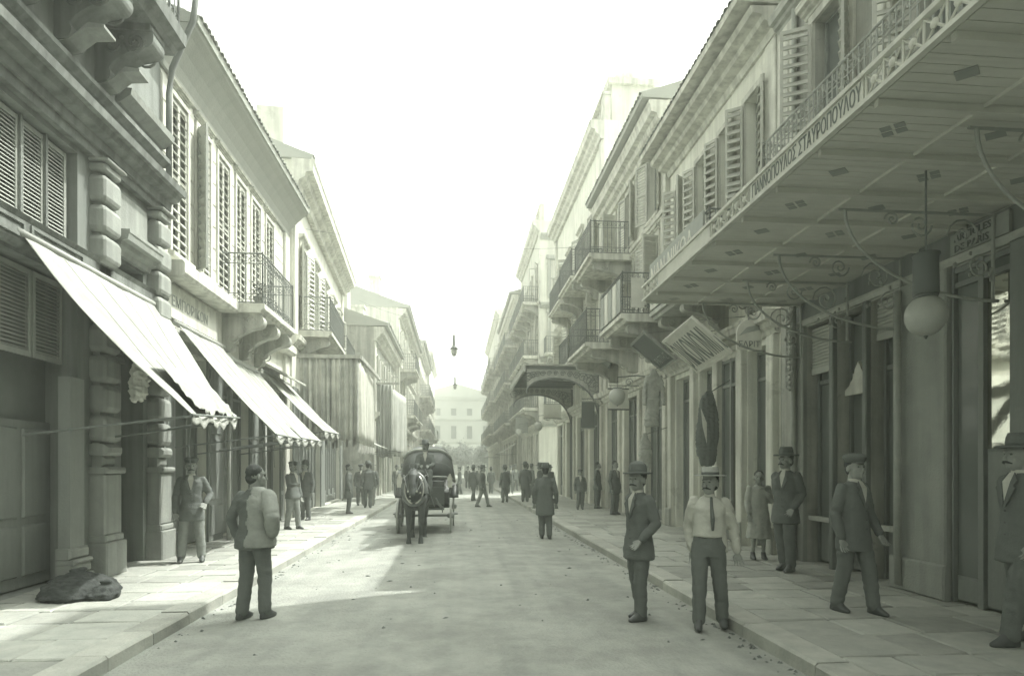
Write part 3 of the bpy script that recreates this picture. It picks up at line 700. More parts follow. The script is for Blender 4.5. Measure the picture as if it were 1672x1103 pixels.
# ================================================================== awnings on the left
def awning(name, label, u0, u1, vt, wb0, vb0, wb1, vb1, mat, sag=0.10, valance=0.10, arms=True, rag=0.0, wt=0.12):
    t = thing(name, label, 'awning', (-5.2, (u0+u1)/2, vt), group='shop awnings on the left')
    def fn(a, b):
        # a along wall, b outwards
        w0 = wb0+(wb1-wb0)*a; v0 = vb0+(vb1-vb0)*a; u = u0+(u1-u0)*a
        w = wt+(w0-wt)*b; v = vt+(v0-vt)*b
        v -= sag*math.sin(math.pi*b)*(0.7+0.3*math.sin(a*9+u0))+0.03*math.sin(a*17+b*5)*b+0.035*b*b*(1-math.cos(2*math.pi*3*a))
        v += 0.03*noise.noise(Vector((u*2.3, b*3.1, u0)))+0.012*noise.noise(Vector((u*7, b*9, u0)))
        u += 0.05*math.sin(b*6+u0)*(a-0.5)
        v += rag*b*b*noise.noise(Vector((a*7, b*3, 1.7)))
        return (u, v, w)
    MB(FL).grid(fn, 56, 30).build('canvas', mat, t, smooth=True, solid=0.008)
    for k in range(1, 5): MB(FL).tube([(q[0], q[1]+0.004, q[2]+0.004) for q in [fn(k/5, j/16) for j in range(17)]], 0.006, 5).build('seam', mat, t)
    for k in (0.0, 0.35, 0.7, 1.0): q = fn(k, 1.0); MB(FL).tube([(q[0], q[1], q[2]), (q[0]+0.03, q[1]-0.35-0.2*k, q[2]-0.05), (q[0]+0.02, q[1]-0.62-0.2*k, q[2]-0.03)], 0.006, 4).build('cord', m_iron, t)
    def vf(a, b):
        p = fn(a, 1.0); return (p[0], p[1]-valance*b*(0.8+0.35*noise.noise(Vector((a*14, u0, 0))))+0.01, p[2]+0.02*noise.noise(Vector((a*30, b, u0)))*b)
    MB(FL).grid(vf, 56, 3).build('valance', mat, t, smooth=True, solid=0.006)
    MB(FL).tube([(u0-0.1, vt+0.03, wt-0.02), (u1+0.1, vt+0.03, wt-0.02)], 0.05, 10).build('roller', m_ironl, t, smooth=True)
    p0, p1 = fn(0, 1), fn(1, 1)
    MB(FL).tube([(p0[0]-0.05, p0[1]-0.005, p0[2]+0.015), (p1[0]+0.05, p1[1]-0.005, p1[2]+0.015)], 0.016, 6).build('front_bar', m_iron, t)
    if arms:
        for u, p in ((u0+0.1, p0), (u1-0.1, p1), ((u0+u1)/2, fn(0.5, 1))):
            MB(FL).tube([(u, p[1]-0.25, 0.02), (p[0], p[1]-0.02, p[2])], 0.014, 6).build('arm', m_iron, t)
    return t
aw1 = awning('awning', 'large ragged white canvas awning on dark rusticated stone house', 7.75, 11.2, 4.42, 2.02, 2.36, 1.35, 2.52, m_canvas, sag=0.16, rag=0.16)
# crumpled cloth hanging from its torn lower part
def crump(a, b):
    u = 8.3+2.75*a; w_ = 1.98-0.62*(u-7.75)/3.45-0.55*(1-b)+0.06*b*noise.noise(Vector((a*9, b*5, 3)))
    v = 2.42+0.05*(u-7.75)+0.62*(1-b)+b*(0.06*noise.noise(Vector((a*11, b*6, 9)))+0.05*noise.noise(Vector((a*25, b*13, 1))))-0.16*b*abs(noise.noise(Vector((a*6, 2.2, 0))))+0.02
    return (u, v, w_)
MB(FL).grid(crump, 90, 26).build('torn_canvas', m_canvas, aw1, smooth=True, solid=0.006)
awning('awning', 'narrow white canvas awning below lettered board of pale house', 11.75, 13.9, 4.3, 1.85, 2.28, 1.8, 2.32, m_canvas, sag=0.08)
awning('awning', 'white canvas awning under iron balcony of pale shuttered house', 14.1, 16.3, 4.1, 1.75, 2.32, 1.72, 2.36, m_canvas, sag=0.07)
awning('awning', 'steep white canvas awning at far end of pale shuttered house', 16.7, 19.2, 4.2, 1.68, 2.62, 1.65, 2.70, m_canvas, sag=0.06)
# small tarred hood over the third shop
hd = MB(FL).extrude([(4.55, 0.01), (4.15, 0.75), (4.10, 0.75), (4.45, 0.01)], 16.7, 18.7, 0)
props(hd.build('shop_hood', m_canvg, origin=(-5.2, 17.7, 4.45)), 'grey sloping hood above the steep white awning', 'hood')

# hanging cloths by the first pier
def cloth_bundle(name, label, c, mats, sx, sy, h, n=16, cat='cloth'):
    mb = MB()
    for i in range(n):
        a = random.uniform(0, 6.28); x, y = c[0]+sx*math.cos(a)*random.uniform(0.2, 1), c[1]+sy*math.sin(a)*random.uniform(0.2, 1)
        hh = h*random.uniform(0.7, 1.0); r_ = random.uniform(0.03, 0.06)
        mb.tube([(c[0], c[1], c[2]), ((x+c[0])/2, (y+c[1])/2, c[2]-hh*0.3), (x, y, c[2]-hh*0.7), (x*1.0, y, c[2]-hh)], [0.03, r_, r_*1.2, r_*0.6], 7)
    t = thing(name, label, cat, (c[0], c[1], c[2]-h))
    o = remesh(mb, 'cloth_folds', mats, t, voxel=0.014, smooth=1, wrinkle=0.035, wscale=13); o.location = -Vector(t.location)
    MB().tube([(c[0], c[1], c[2]-0.03), (c[0], c[1], c[2]+0.25)], 0.006, 5).build('cord', m_iron, t)
    return t
cloth_bundle('hanging_cloth', 'bunch of pale printed cloths hung in front of rusticated pier', (-4.72, 9.62, 3.42), m_curtl, 0.12, 0.12, 0.75)

# dark bundle on the pavement
sk = MB()
sk.stack([(-4.55, 7.9, 0.13, 0.34, 0.42), (-4.55, 7.9, 0.20, 0.40, 0.47), (-4.58, 7.93, 0.34, 0.34, 0.40), (-4.62, 7.98, 0.46, 0.20, 0.26), (-4.64, 8.0, 0.54, 0.06, 0.07), (-4.66, 8.02, 0.60, 0.10, 0.10)], n=18)
sk.stack([(-4.22, 7.72, 0.13, 0.16, 0.18), (-4.22, 7.72, 0.22, 0.19, 0.20), (-4.2, 7.74, 0.33, 0.12, 0.13), (-4.19, 7.75, 0.39, 0.04, 0.04), (-4.18, 7.76, 0.44, 0.07, 0.07)], n=14)
sk.ball((-4.86, 8.16, 0.28), 0.22, 0.24, 0.18)
sk.v = [Vector((q.x, q.y, 0.13+(q.z-0.13)*0.68)) for q in sk.v]
sko = remesh(sk, 'sack', m_sack, None, voxel=0.015, smooth=1, wrinkle=0.022, wscale=13); props(sko, 'dark slumped sack on pavement at foot of rusticated pier', 'sack')

# ================================================================== left, third: pale house set back, curtained shop
n3 = Vector((1, 0.06, 0)).normalized(); F3 = Frame((-5.05, 19.45, 0), (-0.06, 1, 0), n3)
b3 = thing('plaster_house', 'tall pale house set back behind striped shop curtains, plain iron balcony', 'building', (-5.4, 25, 0))
L3 = 12.4
wn = [(1.2, 2.1), (3.6, 4.5), (6.0, 6.9), (8.4, 9.3), (10.6, 11.5)]
wall(F3, b3, 0, L3, 0, 11.2, [(a, b, 6.2, 9.0) for a, b in wn]+[(0.8, 5.4, 0.13, 4.2), (6.4, 11.4, 0.13, 4.2)], m_wallB, depth=0.3)
for i, (a, b) in enumerate(wn):
    window(F3, b3, a, b, 6.2, 9.0, sill=False, hood=0.16)
    f1 = F3.hinge(a-0.005, 0, 0.07, 165, 1); shutter(f1, b3, 0, 0.5, 6.24, 8.96, m_shutl, w=-0.02, n=17, slats=(i < 3))
    f2 = F3.hinge(b+0.005, 0, 0.07, 160, -1); shutter(f2, b3, 0, 0.5, 6.24, 8.96, m_shutl, w=-0.02, n=17, slats=(i < 3))
profile(F3, b3, -0.1, L3+0.1, cornice_pts(10.4, 0.8, 0.7), m_trim, 'cornice')
profile(F3, b3, 0, L3, cornice_pts(5.5, 0.3, 0.25), m_trim, 'string_course')
for u in (0.25, L3-0.25): MB(F3).cbox(u-0.22, u+0.22, 5.85, 10.38, 0.002, 0.10, 0.02).build('pilaster', m_wallB, b3)
for a, b in ((0.8, 5.4), (6.4, 11.4)): shopfront(F3, b3, a, b, 4.2)
for a, b in ((0.02, 0.79), (5.41, 6.39), (11.41, 12.38)): MB(F3).box(a, b, 0.12, 4.2, 0.002, 0.05).build('shade_board', m_shade, b3)  # more added boards, the shade at shop level put into their colour
eave(F3, b3, -0.1, L3+0.1, 11.21, 0.62, m_soffit, rows=1)
MB(F3).box(0.2, 0.9, 11.3, 12.9, -1.1, -0.3).build('chimney', m_wallB, b3)
balcony(F3, b3, 1.0, 4.7, 6.15, 1.05, m_trim, m_iron, hgt=1.1, cons=2, ch=0.8, ornate=False, pitch=0.15, cmat=m_wallD)
balcony(F3, b3, 7.0, 10.4, 6.15, 0.9, m_trim, m_iron, hgt=1.1, cons=2, ch=0.8, ornate=False, pitch=0.15, bars=False, cmat=m_wallD)
for k_, (x, y) in enumerate(((-5.06, 19.6), (-5.1, 21.2))):
    pass
# shop curtain booth
cb = thing('shop_curtain', 'booth of long striped curtains hung round shop below plain iron balcony', 'curtain', (-4.1, 21.5, 0.13))
def curtain(p0, p1, z0, z1, mat, amp=0.085, folds=10, name='curtain_panel', parent=None):
    p0, p1 = Vector((*p0, 0)), Vector((*p1, 0)); d = p1-p0; nn = Vector((-d.y, d.x, 0)).normalized()
    def fn(a, b):
        q = p0+d*a; k = amp*(0.4+0.6*b)*(math.sin(a*folds*6.28)+0.4*math.sin(a*folds*2.3*6.28+1)); q = q+nn*k
        return (q.x, q.y, z1+(z0-z1)*b+0.04*b*math.sin(a*folds*3.1))
    return MB().grid(fn, 120, 8).build(name, mat, parent, smooth=True, solid=0.006)
curtain((-5.0, 20.2), (-3.15, 20.2), 2.55, 5.2, m_curt, parent=cb)
curtain((-3.15, 20.2), (-3.22, 22.3), 2.50, 5.2, m_curtl, parent=cb, folds=8)
curtain((-3.25, 22.6), (-3.35, 25.0), 2.50, 5.15, m_curtl, parent=cb, folds=9)
fb = MB(); fb.box(-5.1, -3.08, 20.14, 20.24, 5.2, 5.32); fb.box(-3.16, -3.06, 20.26, 25.2, 5.2, 5.32); fb.box(-3.4, -3.3, 25.1, 25.2, 0.13, 5.18); fb.build('curtain_rail', m_wallD, cb)
fr_ = MB()
for i in range(70):
    y = 20.2+random.uniform(0, 4.8); fr_.box(-3.22-0.02*(y-20.2), -3.19-0.02*(y-20.2), y, y+0.07, 2.25+random.uniform(-0.1, 0.1), 2.56)
for i in range(30):
    x = random.uniform(-5.0, -3.2); fr_.box(x, x+0.05, 20.18, 20.20, 2.3+random.uniform(-0.1, 0.1), 2.58)
fr_.build('fringe', m_curt, cb)['kind'] = 'stuff'

# ================================================================== right side, nearest: tall house with shops under an iron canopy
r1 = thing('shop_house', 'tall grey house with roller shuttered shops below an iron canopy', 'building', (5.8, 6.0, 0))
up = [(8.55, 9.45), (6.3, 7.2), (4.1, 5.0)]
holes = [(a, b, 5.55, 8.9) for a, b in up]+[(a, b, 10.3, 13.0) for a, b in up]
shops = [(8.98, 9.68), (8.20, 8.86), (7.66, 8.10), (5.86, 6.66), (4.5, 5.6), (2.2, 4.2)]
holes += [(a, b, 0.13, 4.02) for a, b in shops]
wall(FR, r1, -6.0, 10.5, 0, 15.0, holes, m_wallD, depth=0.32)
profile(FR, r1, -6.0, 10.5, cornice_pts(14.3, 1.1, 0.75), m_trimg, 'cornice')
profile(FR, r1, -6.0, 10.5, cornice_pts(9.4, 0.3, 0.25), m_trimg, 'string_course')
for a, b in up:
    for v0, v1 in ((5.55, 8.9), (10.3, 13.0)):
        window(FR, r1, a, b, v0, v1, sill=False, hood=0.2, mat=m_trim)
        f1 = FR.hinge(a-0.005, 0, 0.07, 140, 1); shutter(f1, r1, 0, 0.46, v0+0.04, v1-0.04, m_shutl, w=-0.02, n=20)
        f2 = FR.hinge(b+0.005, 0, 0.07, 118, -1); shutter(f2, r1, 0, 0.46, v0+0.04, v1-0.04, m_shutl, w=-0.02, n=20)
for u, wd in ((10.22, 0.5), (7.75, 0.34), (5.55, 0.34)):
    MB(FR).cbox(u-wd/2, u+wd/2, 4.6, 9.38, 0.002, 0.10, 0.02).build('pilaster', m_trim, r1)
    MB(FR).cbox(u-wd/2+0.09, u+wd/2-0.09, 4.9, 9.2, 0.102, 0.13, 0.015).build('pilaster_panel', m_trim, r1)
MB(FR).tube([(9.93, 4.7, 0.08), (9.93, 14.2, 0.08)], 0.045, 8).build('drain_pipe', m_ironl, r1, smooth=True)
# ground floor: timber pilasters, sign band, roller shutters, doors
for a_, b_ in ((6.67, 7.65), (5.61, 5.85), (4.21, 4.49), (-5.9, 2.19)): MB(FR).box(a_, b_, 0.13, 4.03, 0.001, 0.0018).build('shade_sheet', m_shade, r1)  # thin dark sheets added over the wall for the canopy's shade
MB(FR).box(-5.9, 10.0, 4.135, 4.43, 0.002, 0.02).build('sign_band', m_shade, r1)
profile(FR, r1, -6.0, 10.0, [(4.04, 0.002), (4.04, 0.05), (4.09, 0.08), (4.13, 0.08), (4.13, 0.002)], m_trimg, 'shop_cornice')
for a, b in ((9.68, 10.05), (8.87, 8.97), (8.11, 8.19)): MB(FR).cbox(a, b, 0.13, 4.03, 0.002, 0.08, 0.015).build('shop_pilaster', m_wallE if b > 9.7 else m_shade, r1)
pier = MB(FR).cbox(6.68, 7.56, 0.13, 4.03, 0.002, 0.10, 0.02).build('stone_pier', m_pier, r1)
MB(FR).cbox(6.66, 7.58, 0.13, 0.55, 0.102, 0.14, 0.02).build('plinth_block', m_pier, pier)
MB(FR).tube([(7.36, 0.2, 0.17), (7.36, 3.95, 0.17)], 0.04, 8).build('drain_pipe', m_ironl, r1, smooth=True)
MB(FR).cbox(5.62, 5.84, 0.13, 4.03, 0.002, 0.12, 0.02).build('shop_pilaster', m_shade, r1)
MB(FR).cbox(4.24, 4.46, 0.13, 4.03, 0.002, 0.12, 0.02).build('shop_pilaster', m_shade, r1)
def roller(a, b, v0, v1, w=-0.10):
    o = MB(FR).box(a+0.01, b-0.01, v0, v0+0.10, w-0.02, w+0.03).build('roller_shutter', m_roll, r1)
    n = int((v1-v0-0.1)/0.055); me = MB(); h = 0.055
    me.extrude([(0, -h/2), (0.018, -h/2+0.01), (0.022, 0), (0.018, h/2-0.01), (0, h/2)], -(b-a)/2+0.012, (b-a)/2-0.012, 0); me = me.mesh('slat', m_roll)
    bb = base_of(o); rot = frame_rot(FR)
    for i in range(n): link('slat', me, o, loc=FR.p((a+b)/2, v0+0.1+h*(i+0.5), w)-bb, rot=rot)
roller(8.98, 9.68, 3.22, 4.02); roller(7.66, 8.10, 3.46, 4.02); roller(4.5, 5.6, 3.4, 4.02)
for a, b in ((8.98, 9.68), (8.20, 8.86), (7.66, 8.10)):
    o = MB(FR); 
    for x in (a+0.03, (a+b)/2, b-0.03): o.box(x-0.025, x+0.025, 0.14, 3.98, -0.26, -0.18)
    o.box(a+0.055, b-0.055, 3.05, 3.12, -0.25, -0.19)
    o = o.build('shopfront', m_woodd, r1)
    for x0, x1 in ((a+0.056, (a+b)/2-0.026), ((a+b)/2+0.026, b-0.056)):
        MB(FR).cbox(x0, x1, 0.15, 0.82, -0.25, -0.195, 0.03).build('stall_riser', m_woodd, o)
        MB(FR).box(x0, x1, 0.84, 3.04, -0.23, -0.222).build('pane', m_glass, o)
        MB(FR).box(x0, x1, 3.13, 3.97, -0.23, -0.222).build('pane', m_glass, o)
    MB(FR).box(a, b, 0.825, 0.90, -0.10, -0.02).build('window_ledge', m_trimg, o)
# carved crest above the middle door
cr = MB(FR); cr.extrude([(8.22, 2.78), (8.84, 2.78), (8.84, 2.86), (8.74, 2.92), (8.66, 3.02), (8.60, 3.16), (8.53, 3.26), (8.46, 3.14), (8.40, 3.02), (8.30, 2.92), (8.22, 2.86)], -0.15, -0.10, 2)
cr.build('door_crest', m_trim, r1)
shopfront(FR, r1, 5.86, 6.66, 4.02, depth=0.09, lower=1.9, glass=m_plate, transom=0.25)
shopfront(FR, r1, 4.5, 5.6, 3.4, depth=0.32, lower=0.6)
shopfront(FR, r1, 2.2, 4.2, 4.02, depth=0.32, lower=0.6)
# hanging sign panels on the band
for k_, (a, b, txt) in enumerate(((5.88, 6.64, ('ARTICLES', 'DE PARIS')), (4.5, 5.6, ('NEW', '')))):
    o = MB(FR).box(a, b, 4.145, 4.38, 0.03, 0.07).build('shop_sign', m_signg, origin=(5.75, (a+b)/2, 4.145))
    props(o, ['grey painted sign band with two lines of lettering beside the stone pier', 'grey sign band lettered with one short word beside the two-line sign'][k_], 'sign')
    text_mb(FR, txt[0], b-0.06, 4.285 if txt[1] else 4.2, 0.072, 0.115 if txt[1] else 0.2, 1.0, -1).build('lettering', m_signd, o)
    if txt[1]: text_mb(FR, txt[1], b-0.06, 4.165, 0.072, 0.115, 1.0, -1).build('lettering', m_signd, o)

# ------------------------------------------------------------------ iron canopy over the pavement
cp = thing('shop_canopy', 'wide iron canopy with boarded soffit and lettered white fascia over right pavement', 'canopy', (5.8, 6.2, 4.45))
cu0, cu1, cv, cw = 1.2, 9.85, 4.45, 2.70
MB(FR).box(cu0, cu1, cv+0.02, cv+0.07, 0.003, cw).build('roof_sheet', m_wallE, cp)
n = 0; y = cu0
bw_ = 0.10
while y < cu1-0.01:
    e = min(bw_, cu1-y); MB(FR).box(y+0.003, y+e-0.003, cv, cv+0.018, 0.01, cw-0.03).build('soffit_board', m_board, cp); y += bw_
for i in range(12): u = cu0+0.25+i*0.72; MB(FR).box(u-0.022, u+0.022, cv-0.055, cv-0.001, 0.0, cw-0.04).build('beam', m_board, cp)
for w_ in (0.9, 1.8): MB(FR).box(cu0, cu1-0.03, cv-0.028, cv-0.0015, w_-0.012, w_+0.012).build('purlin', m_board, cp)
# painted diamonds between the beams
dia = lambda u, w_, s, t: [(u-s*t, w_), (u, w_+s), (u+s*t, w_), (u, w_-s)]
for i in range(12):
    u = cu0+0.25+i*0.72+0.36
    if u > cu1-0.1: continue
    light = u > 9.2  # far row lit, the rest shaded: put into the inlay colour
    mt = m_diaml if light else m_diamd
    for j, w_ in enumerate((0.42, 1.35, 2.25)):
        for du, dw in (((0, 0),) if (i+j) % 2 else ((-0.07, 0), (0.07, 0), (0, 0.07), (0, -0.07))):
            s = 0.10 if (i+j) % 2 else 0.055
            mb = MB(FR); pl = dia(u+du, w_+dw, s, 0.9); mb.add([(a, cv-0.006, b) for a, b in pl]+[(a, cv-0.001, b) for a, b in pl], [(0, 1, 2, 3), (7, 6, 5, 4), (0, 4, 5, 1), (1, 5, 6, 2), (2, 6, 7, 3), (3, 7, 4, 0)])
            mb.build('diamond_inlay', mt, cp)
# end board
MB(FR).box(cu1, cu1+0.03, cv-0.05, cv+0.10, 0.003, cw).build('end_board', m_board, cp)
# fascia girder
fg = MB(FR); fg.box(cu0, cu1+0.03, cv-0.02, cv+0.015, cw, cw+0.05); fg.box(cu0, cu1+0.03, cv+0.20, cv+0.235, cw, cw+0.05)
fg = fg.build('fascia_rail', m_ironw, cp)
def lattice(a, b):
    n = max(1, int(round((b-a)/0.19))); 
    for i in range(n):
        x0 = a+(b-a)*i/n; x1 = a+(b-a)*(i+1)/n
        mb = MB(FR); mb.tube([(x0, cv+0.02, cw+0.025), (x1, cv+0.195, cw+0.025)], 0.009, 4); mb.tube([(x1, cv+0.02, cw+0.02), (x0, cv+0.195, cw+0.02)], 0.009, 4); mb.tube([(x1, cv+0.016, cw+0.025), (x1, cv+0.199, cw+0.025)], 0.010, 4)
        mb.ball(((x0+x1)/2, cv+0.108, cw+0.03), 0.035, 0.035, 0.02, 8, 5)
        mb.build('lattice_panel', m_ironw, fg)
lattice(cu0+0.1, 4.35); lattice(6.2, 7.15); lattice(9.15, cu1)
bd = MB(FR).box(4.38, 6.17, cv+0.018, cv+0.197, cw+0.008, cw+0.03).build('fascia_board', m_signw, fg)
bd2 = MB(FR).box(7.2, 9.12, cv+0.018, cv+0.197, cw+0.008, cw+0.03).build('fascia_board', m_signw, fg)
text_mb(FR, 'ΓΙΑΝΝΟΠΟΥΛΟΣ ΣΤΑΥΡΟΠΟΥΛΟΥ', 6.13, cv+0.045, cw+0.031, 0.185, 0.56, -1, depth=0.004).build('lettering', m_letd, bd)
# scrolled wall brackets of the canopy
def bracket(u, rch=1.5, drop=0.95, mat=None):
    mat = mat or m_ironl
    mb = MB(FR); wv = lambda t: (rch*math.sin(t*math.pi/2), cv-0.06-drop*(1-math.sin(t*math.pi/2)**1.0)*0.98*(math.cos(t*math.pi/2)**0.4))
    mb.tube([(u, cv-0.07-drop*math.cos(R(t)), 0.03+rch*math.sin(R(t))) for t in range(0, 91, 6)], 0.017, 6)
    mb.tube([(u, cv-0.07-drop, 0.09), (u, cv-0.06, 0.09)], 0.018, 6); mb.tube([(u, cv-0.066, 0.05), (u, cv-0.066, rch+0.1)], 0.014, 6)
    for cu_, cw_, r0, a0, a1 in ((cv-0.30, 0.42, 0.20, 0, 620), (cv-0.20, 0.92, 0.13, 180, 760), (cv-0.62, 0.24, 0.13, 90, -460), (cv-0.15, 1.24, 0.08, 0, 540)):
        mb.tube([(u, cu_+r0*(1-0.88*i/20)*math.sin(R(a0+(a1-a0)*i/20)), cw_+r0*(1-0.88*i/20)*math.cos(R(a0+(a1-a0)*i/20))) for i in range(21)], 0.011, 5)
    for i in range(10):
        cu_, cw_ = cv-0.25-0.5*random.random(), 0.1+0.45*random.random(); mb.ball((u, cu_, cw_), 0.012, 0.03, 0.02, 6, 4)
    mb.build('bracket', mat, cp)['kind'] = 'stuff'
for u in (9.72, 8.50, 7.42, 6.05, 4.50): bracket(u, 1.5+0.25*random.random(), 0.85+0.1*random.random())
# carved iron pilaster at the canopy's far end
cpst = MB(FR); cpst.tube([(9.86, 0.13, 0.14), (9.86, 4.4, 0.14)], 0.05, 8)
cpst = cpst.build('column', m_ironl, cp, smooth=True)
oc = MB(FR)
for i in range(16):
    z = 3.0+i*0.085
    for sg in (-1, 1): oc.tube([(9.86+sg*0.03, z, 0.2), (9.86+sg*0.10, z+0.05, 0.21), (9.86+sg*0.05, z+0.10, 0.23), (9.86+sg*0.02, z+0.06, 0.23)], 0.010, 4)
    oc.ball((9.86, z, 0.21), 0.025, 0.025, 0.02, 6, 4)
oc.build('leaf_ornament', m_ironl, cpst)['kind'] = 'stuff'

# upper balcony of that house
bl1 = balcony(FR, r1, 2.5, 8.9, 5.5, 1.25, m_trimg, m_ironl, thick=0.2, hgt=1.05, cons=4, ch=0.6, pitch=0.10, cmat=m_wallD)
vg = MB(FR)
for i in range(90):       # dense ironwork flowers along the railing
    u = random.uniform(2.6, 8.8); z = random.uniform(5.6, 6.5); r0 = random.uniform(0.03, 0.07)
    vg.tube([(u+r0*(1-0.8*j/8)*math.cos(R(60*j)), z+r0*(1-0.8*j/8)*math.sin(R(60*j)), 1.2+0.01*(i % 3)) for j in range(9)], 0.007, 4)
vg.build('flower_ironwork', m_ironl, bl1)['kind'] = 'stuff'

# globe lamps
def globe_lamp(name, label, loc, r, top, chimney=True, arm=None):
    t = thing(name, label, 'lamp', loc)
    MB().ball((0, 0, 0), r*0.94, r*0.94, r*1.02, 28, 18).build('globe', m_globe, t, local=True, smooth=True)
    MB().lathe([(r*0.04, -r-0.03), (r*0.08, -r-0.01), (r*0.14, -r*0.97), (r*0.05, -r*0.95)], n=12).build('finial', m_iron, t, local=True, smooth=True)
    MB().lathe([(r*0.2, r*0.9), (r*0.50, r*0.86), (r*0.54, r*0.98), (r*0.5, r*1.02), (r*0.2, r*1.03)], n=16).build('gallery', m_iron, t, local=True, smooth=True)
    if chimney: MB().lathe([(r*0.3, r*1.0), (r*0.56, r*1.02), (r*0.58, r*1.1), (r*0.55, r*2.95), (r*0.62, r*3.0), (r*0.62, r*3.08), (r*0.2, r*3.2)], n=16).build('lamp_housing', m_signd, t, local=True, smooth=True)
    MB().tube([(0, 0, r*1.0), (0, 0, top)], 0.010, 6).build('rod', m_iron, t, local=True)
    if arm: 
        MB().tube([(0, 0, top), (arm*0.5, 0, top+0.06), (arm, 0, top)], 0.018, 6).build('arm', m_iron, t, local=True)
        MB().tube([(arm*0.3+0.12*math.cos(R(40*j))*(1-j/16), 0, top-0.14+0.12*math.sin(R(40*j))*(1-j/16)) for j in range(14)], 0.010, 5).build('arm_scroll', m_iron, t, local=True)
    return t
globe_lamp('globe_lamp', 'large milk glass globe lamp hanging from canopy below dark cylindrical housing', (4.33, 5.3, 3.10), 0.185, 1.34)
globe_lamp('globe_lamp', 'round milk glass lamp on scrolled arm beside the framed leaning sign', (4.62, 17.3, 3.73), 0.25, 0.55, chimney=False, arm=1.15)

# ================================================================== right, second: pale house with deep eave
r2 = thing('plaster_house', 'pale two-storey house with dark open windows and deep moulded tiled eave', 'building', (5.8, 13.3, 0))
w2 = [(11.15, 11.82), (12.35, 13.02), (13.66, 14.32), (14.95, 15.6)]
s2 = [(10.85, 11.75), (12.05, 12.9), (13.2, 14.2), (14.55, 15.75)]
wall(FR, r2, 10.52, 16.2, 0, 10.1, [(a, b, 5.6, 9.0) for a, b in w2]+[(a, b, 0.13, 4.0) for a, b in s2], m_wallW, depth=0.32)
for i, (a, b) in enumerate(w2):
    window(FR, r2, a, b, 5.6, 9.0, surround=0.10, sill=False, rows=4, depth=0.26)
    for sg, uu in ((1, a-0.005), (-1, b+0.005)):
        f = FR.hinge(uu, 0, 0.07, random.choice((150, 125, 160)), sg); shutter(f, r2, 0, 0.34, 5.64, 8.94, m_shutl, w=-0.02, n=18)
profile(FR, r2, 10.52, 16.25, [(9.55, 0.002), (9.55, 0.06), (9.68, 0.10), (9.72, 0.30), (9.80, 0.34), (9.84, 0.52), (9.95, 0.56), (9.98, 0.002)], m_trim, 'cornice')
eave(FR, r2, 10.52, 16.3, 10.02, 0.82, m_trim, rows=2)
profile(FR, r2, 10.52, 16.2, cornice_pts(4.12, 0.42, 0.32), m_trim, 'shop_cornice')
profile(FR, r2, 10.52, 16.2, cornice_pts(5.1, 0.25, 0.22), m_trim, 'string_course')
for u in (10.68, 11.9, 13.05, 14.38, 15.95): MB(FR).cbox(u-0.12, u+0.12, 0.13, 4.1, 0.002, 0.14, 0.02).build('shop_pilaster', m_wallC, r2)
for u in (10.68, 11.9, 13.05, 14.38, 15.95): MB(FR).cbox(u-0.15, u+0.15, 0.13, 0.6, 0.142, 0.19, 0.02).build('plinth_block', m_trimg, r2)
for i, (a, b) in enumerate(s2): shopfront(FR, r2, a, b, 4.0, depth=0.10 if i == 1 else 0.32, mat=m_wood, glass=m_plate if i == 1 else None)
MB(FR).cbox(10.56, 10.95, 5.4, 9.5, 0.002, 0.08, 0.02).build('pilaster', m_trim, r2)
bl2 = balcony(FR, r2, 11.0, 14.45, 5.42, 1.15, m_trimg, m_iron, thick=0.18, hgt=1.1, cons=3, ch=0.6, ornate=False, cmat=m_wallD)
sg = MB(FR).box(11.2, 14.4, 5.85, 6.55, 1.12, 1.16).build('balcony_sign', m_signg, origin=(4.66, 12.8, 5.85)); props(sg, 'long grey board with tall pale letters tied to balcony rail beyond canopy', 'sign')
text_mb(FR, 'ΝΑΝ ΝΙΚΟΛ', 14.3, 6.0, 1.162, 0.58, 0.80, -1).build('lettering', m_letl, sg)
sg2 = MB(FR).box(13.2, 14.4, 5.46, 5.8, 1.125, 1.15).build('balcony_sign', m_signw, origin=(4.66, 13.8, 5.46)); props(sg2, 'small pale board with faint lettering below tall-lettered balcony board', 'sign')
text_mb(FR, 'ΟΔΟΝΤ', 14.3, 5.56, 1.152, 0.2, 0.9, -1).build('lettering', m_signg, sg2)

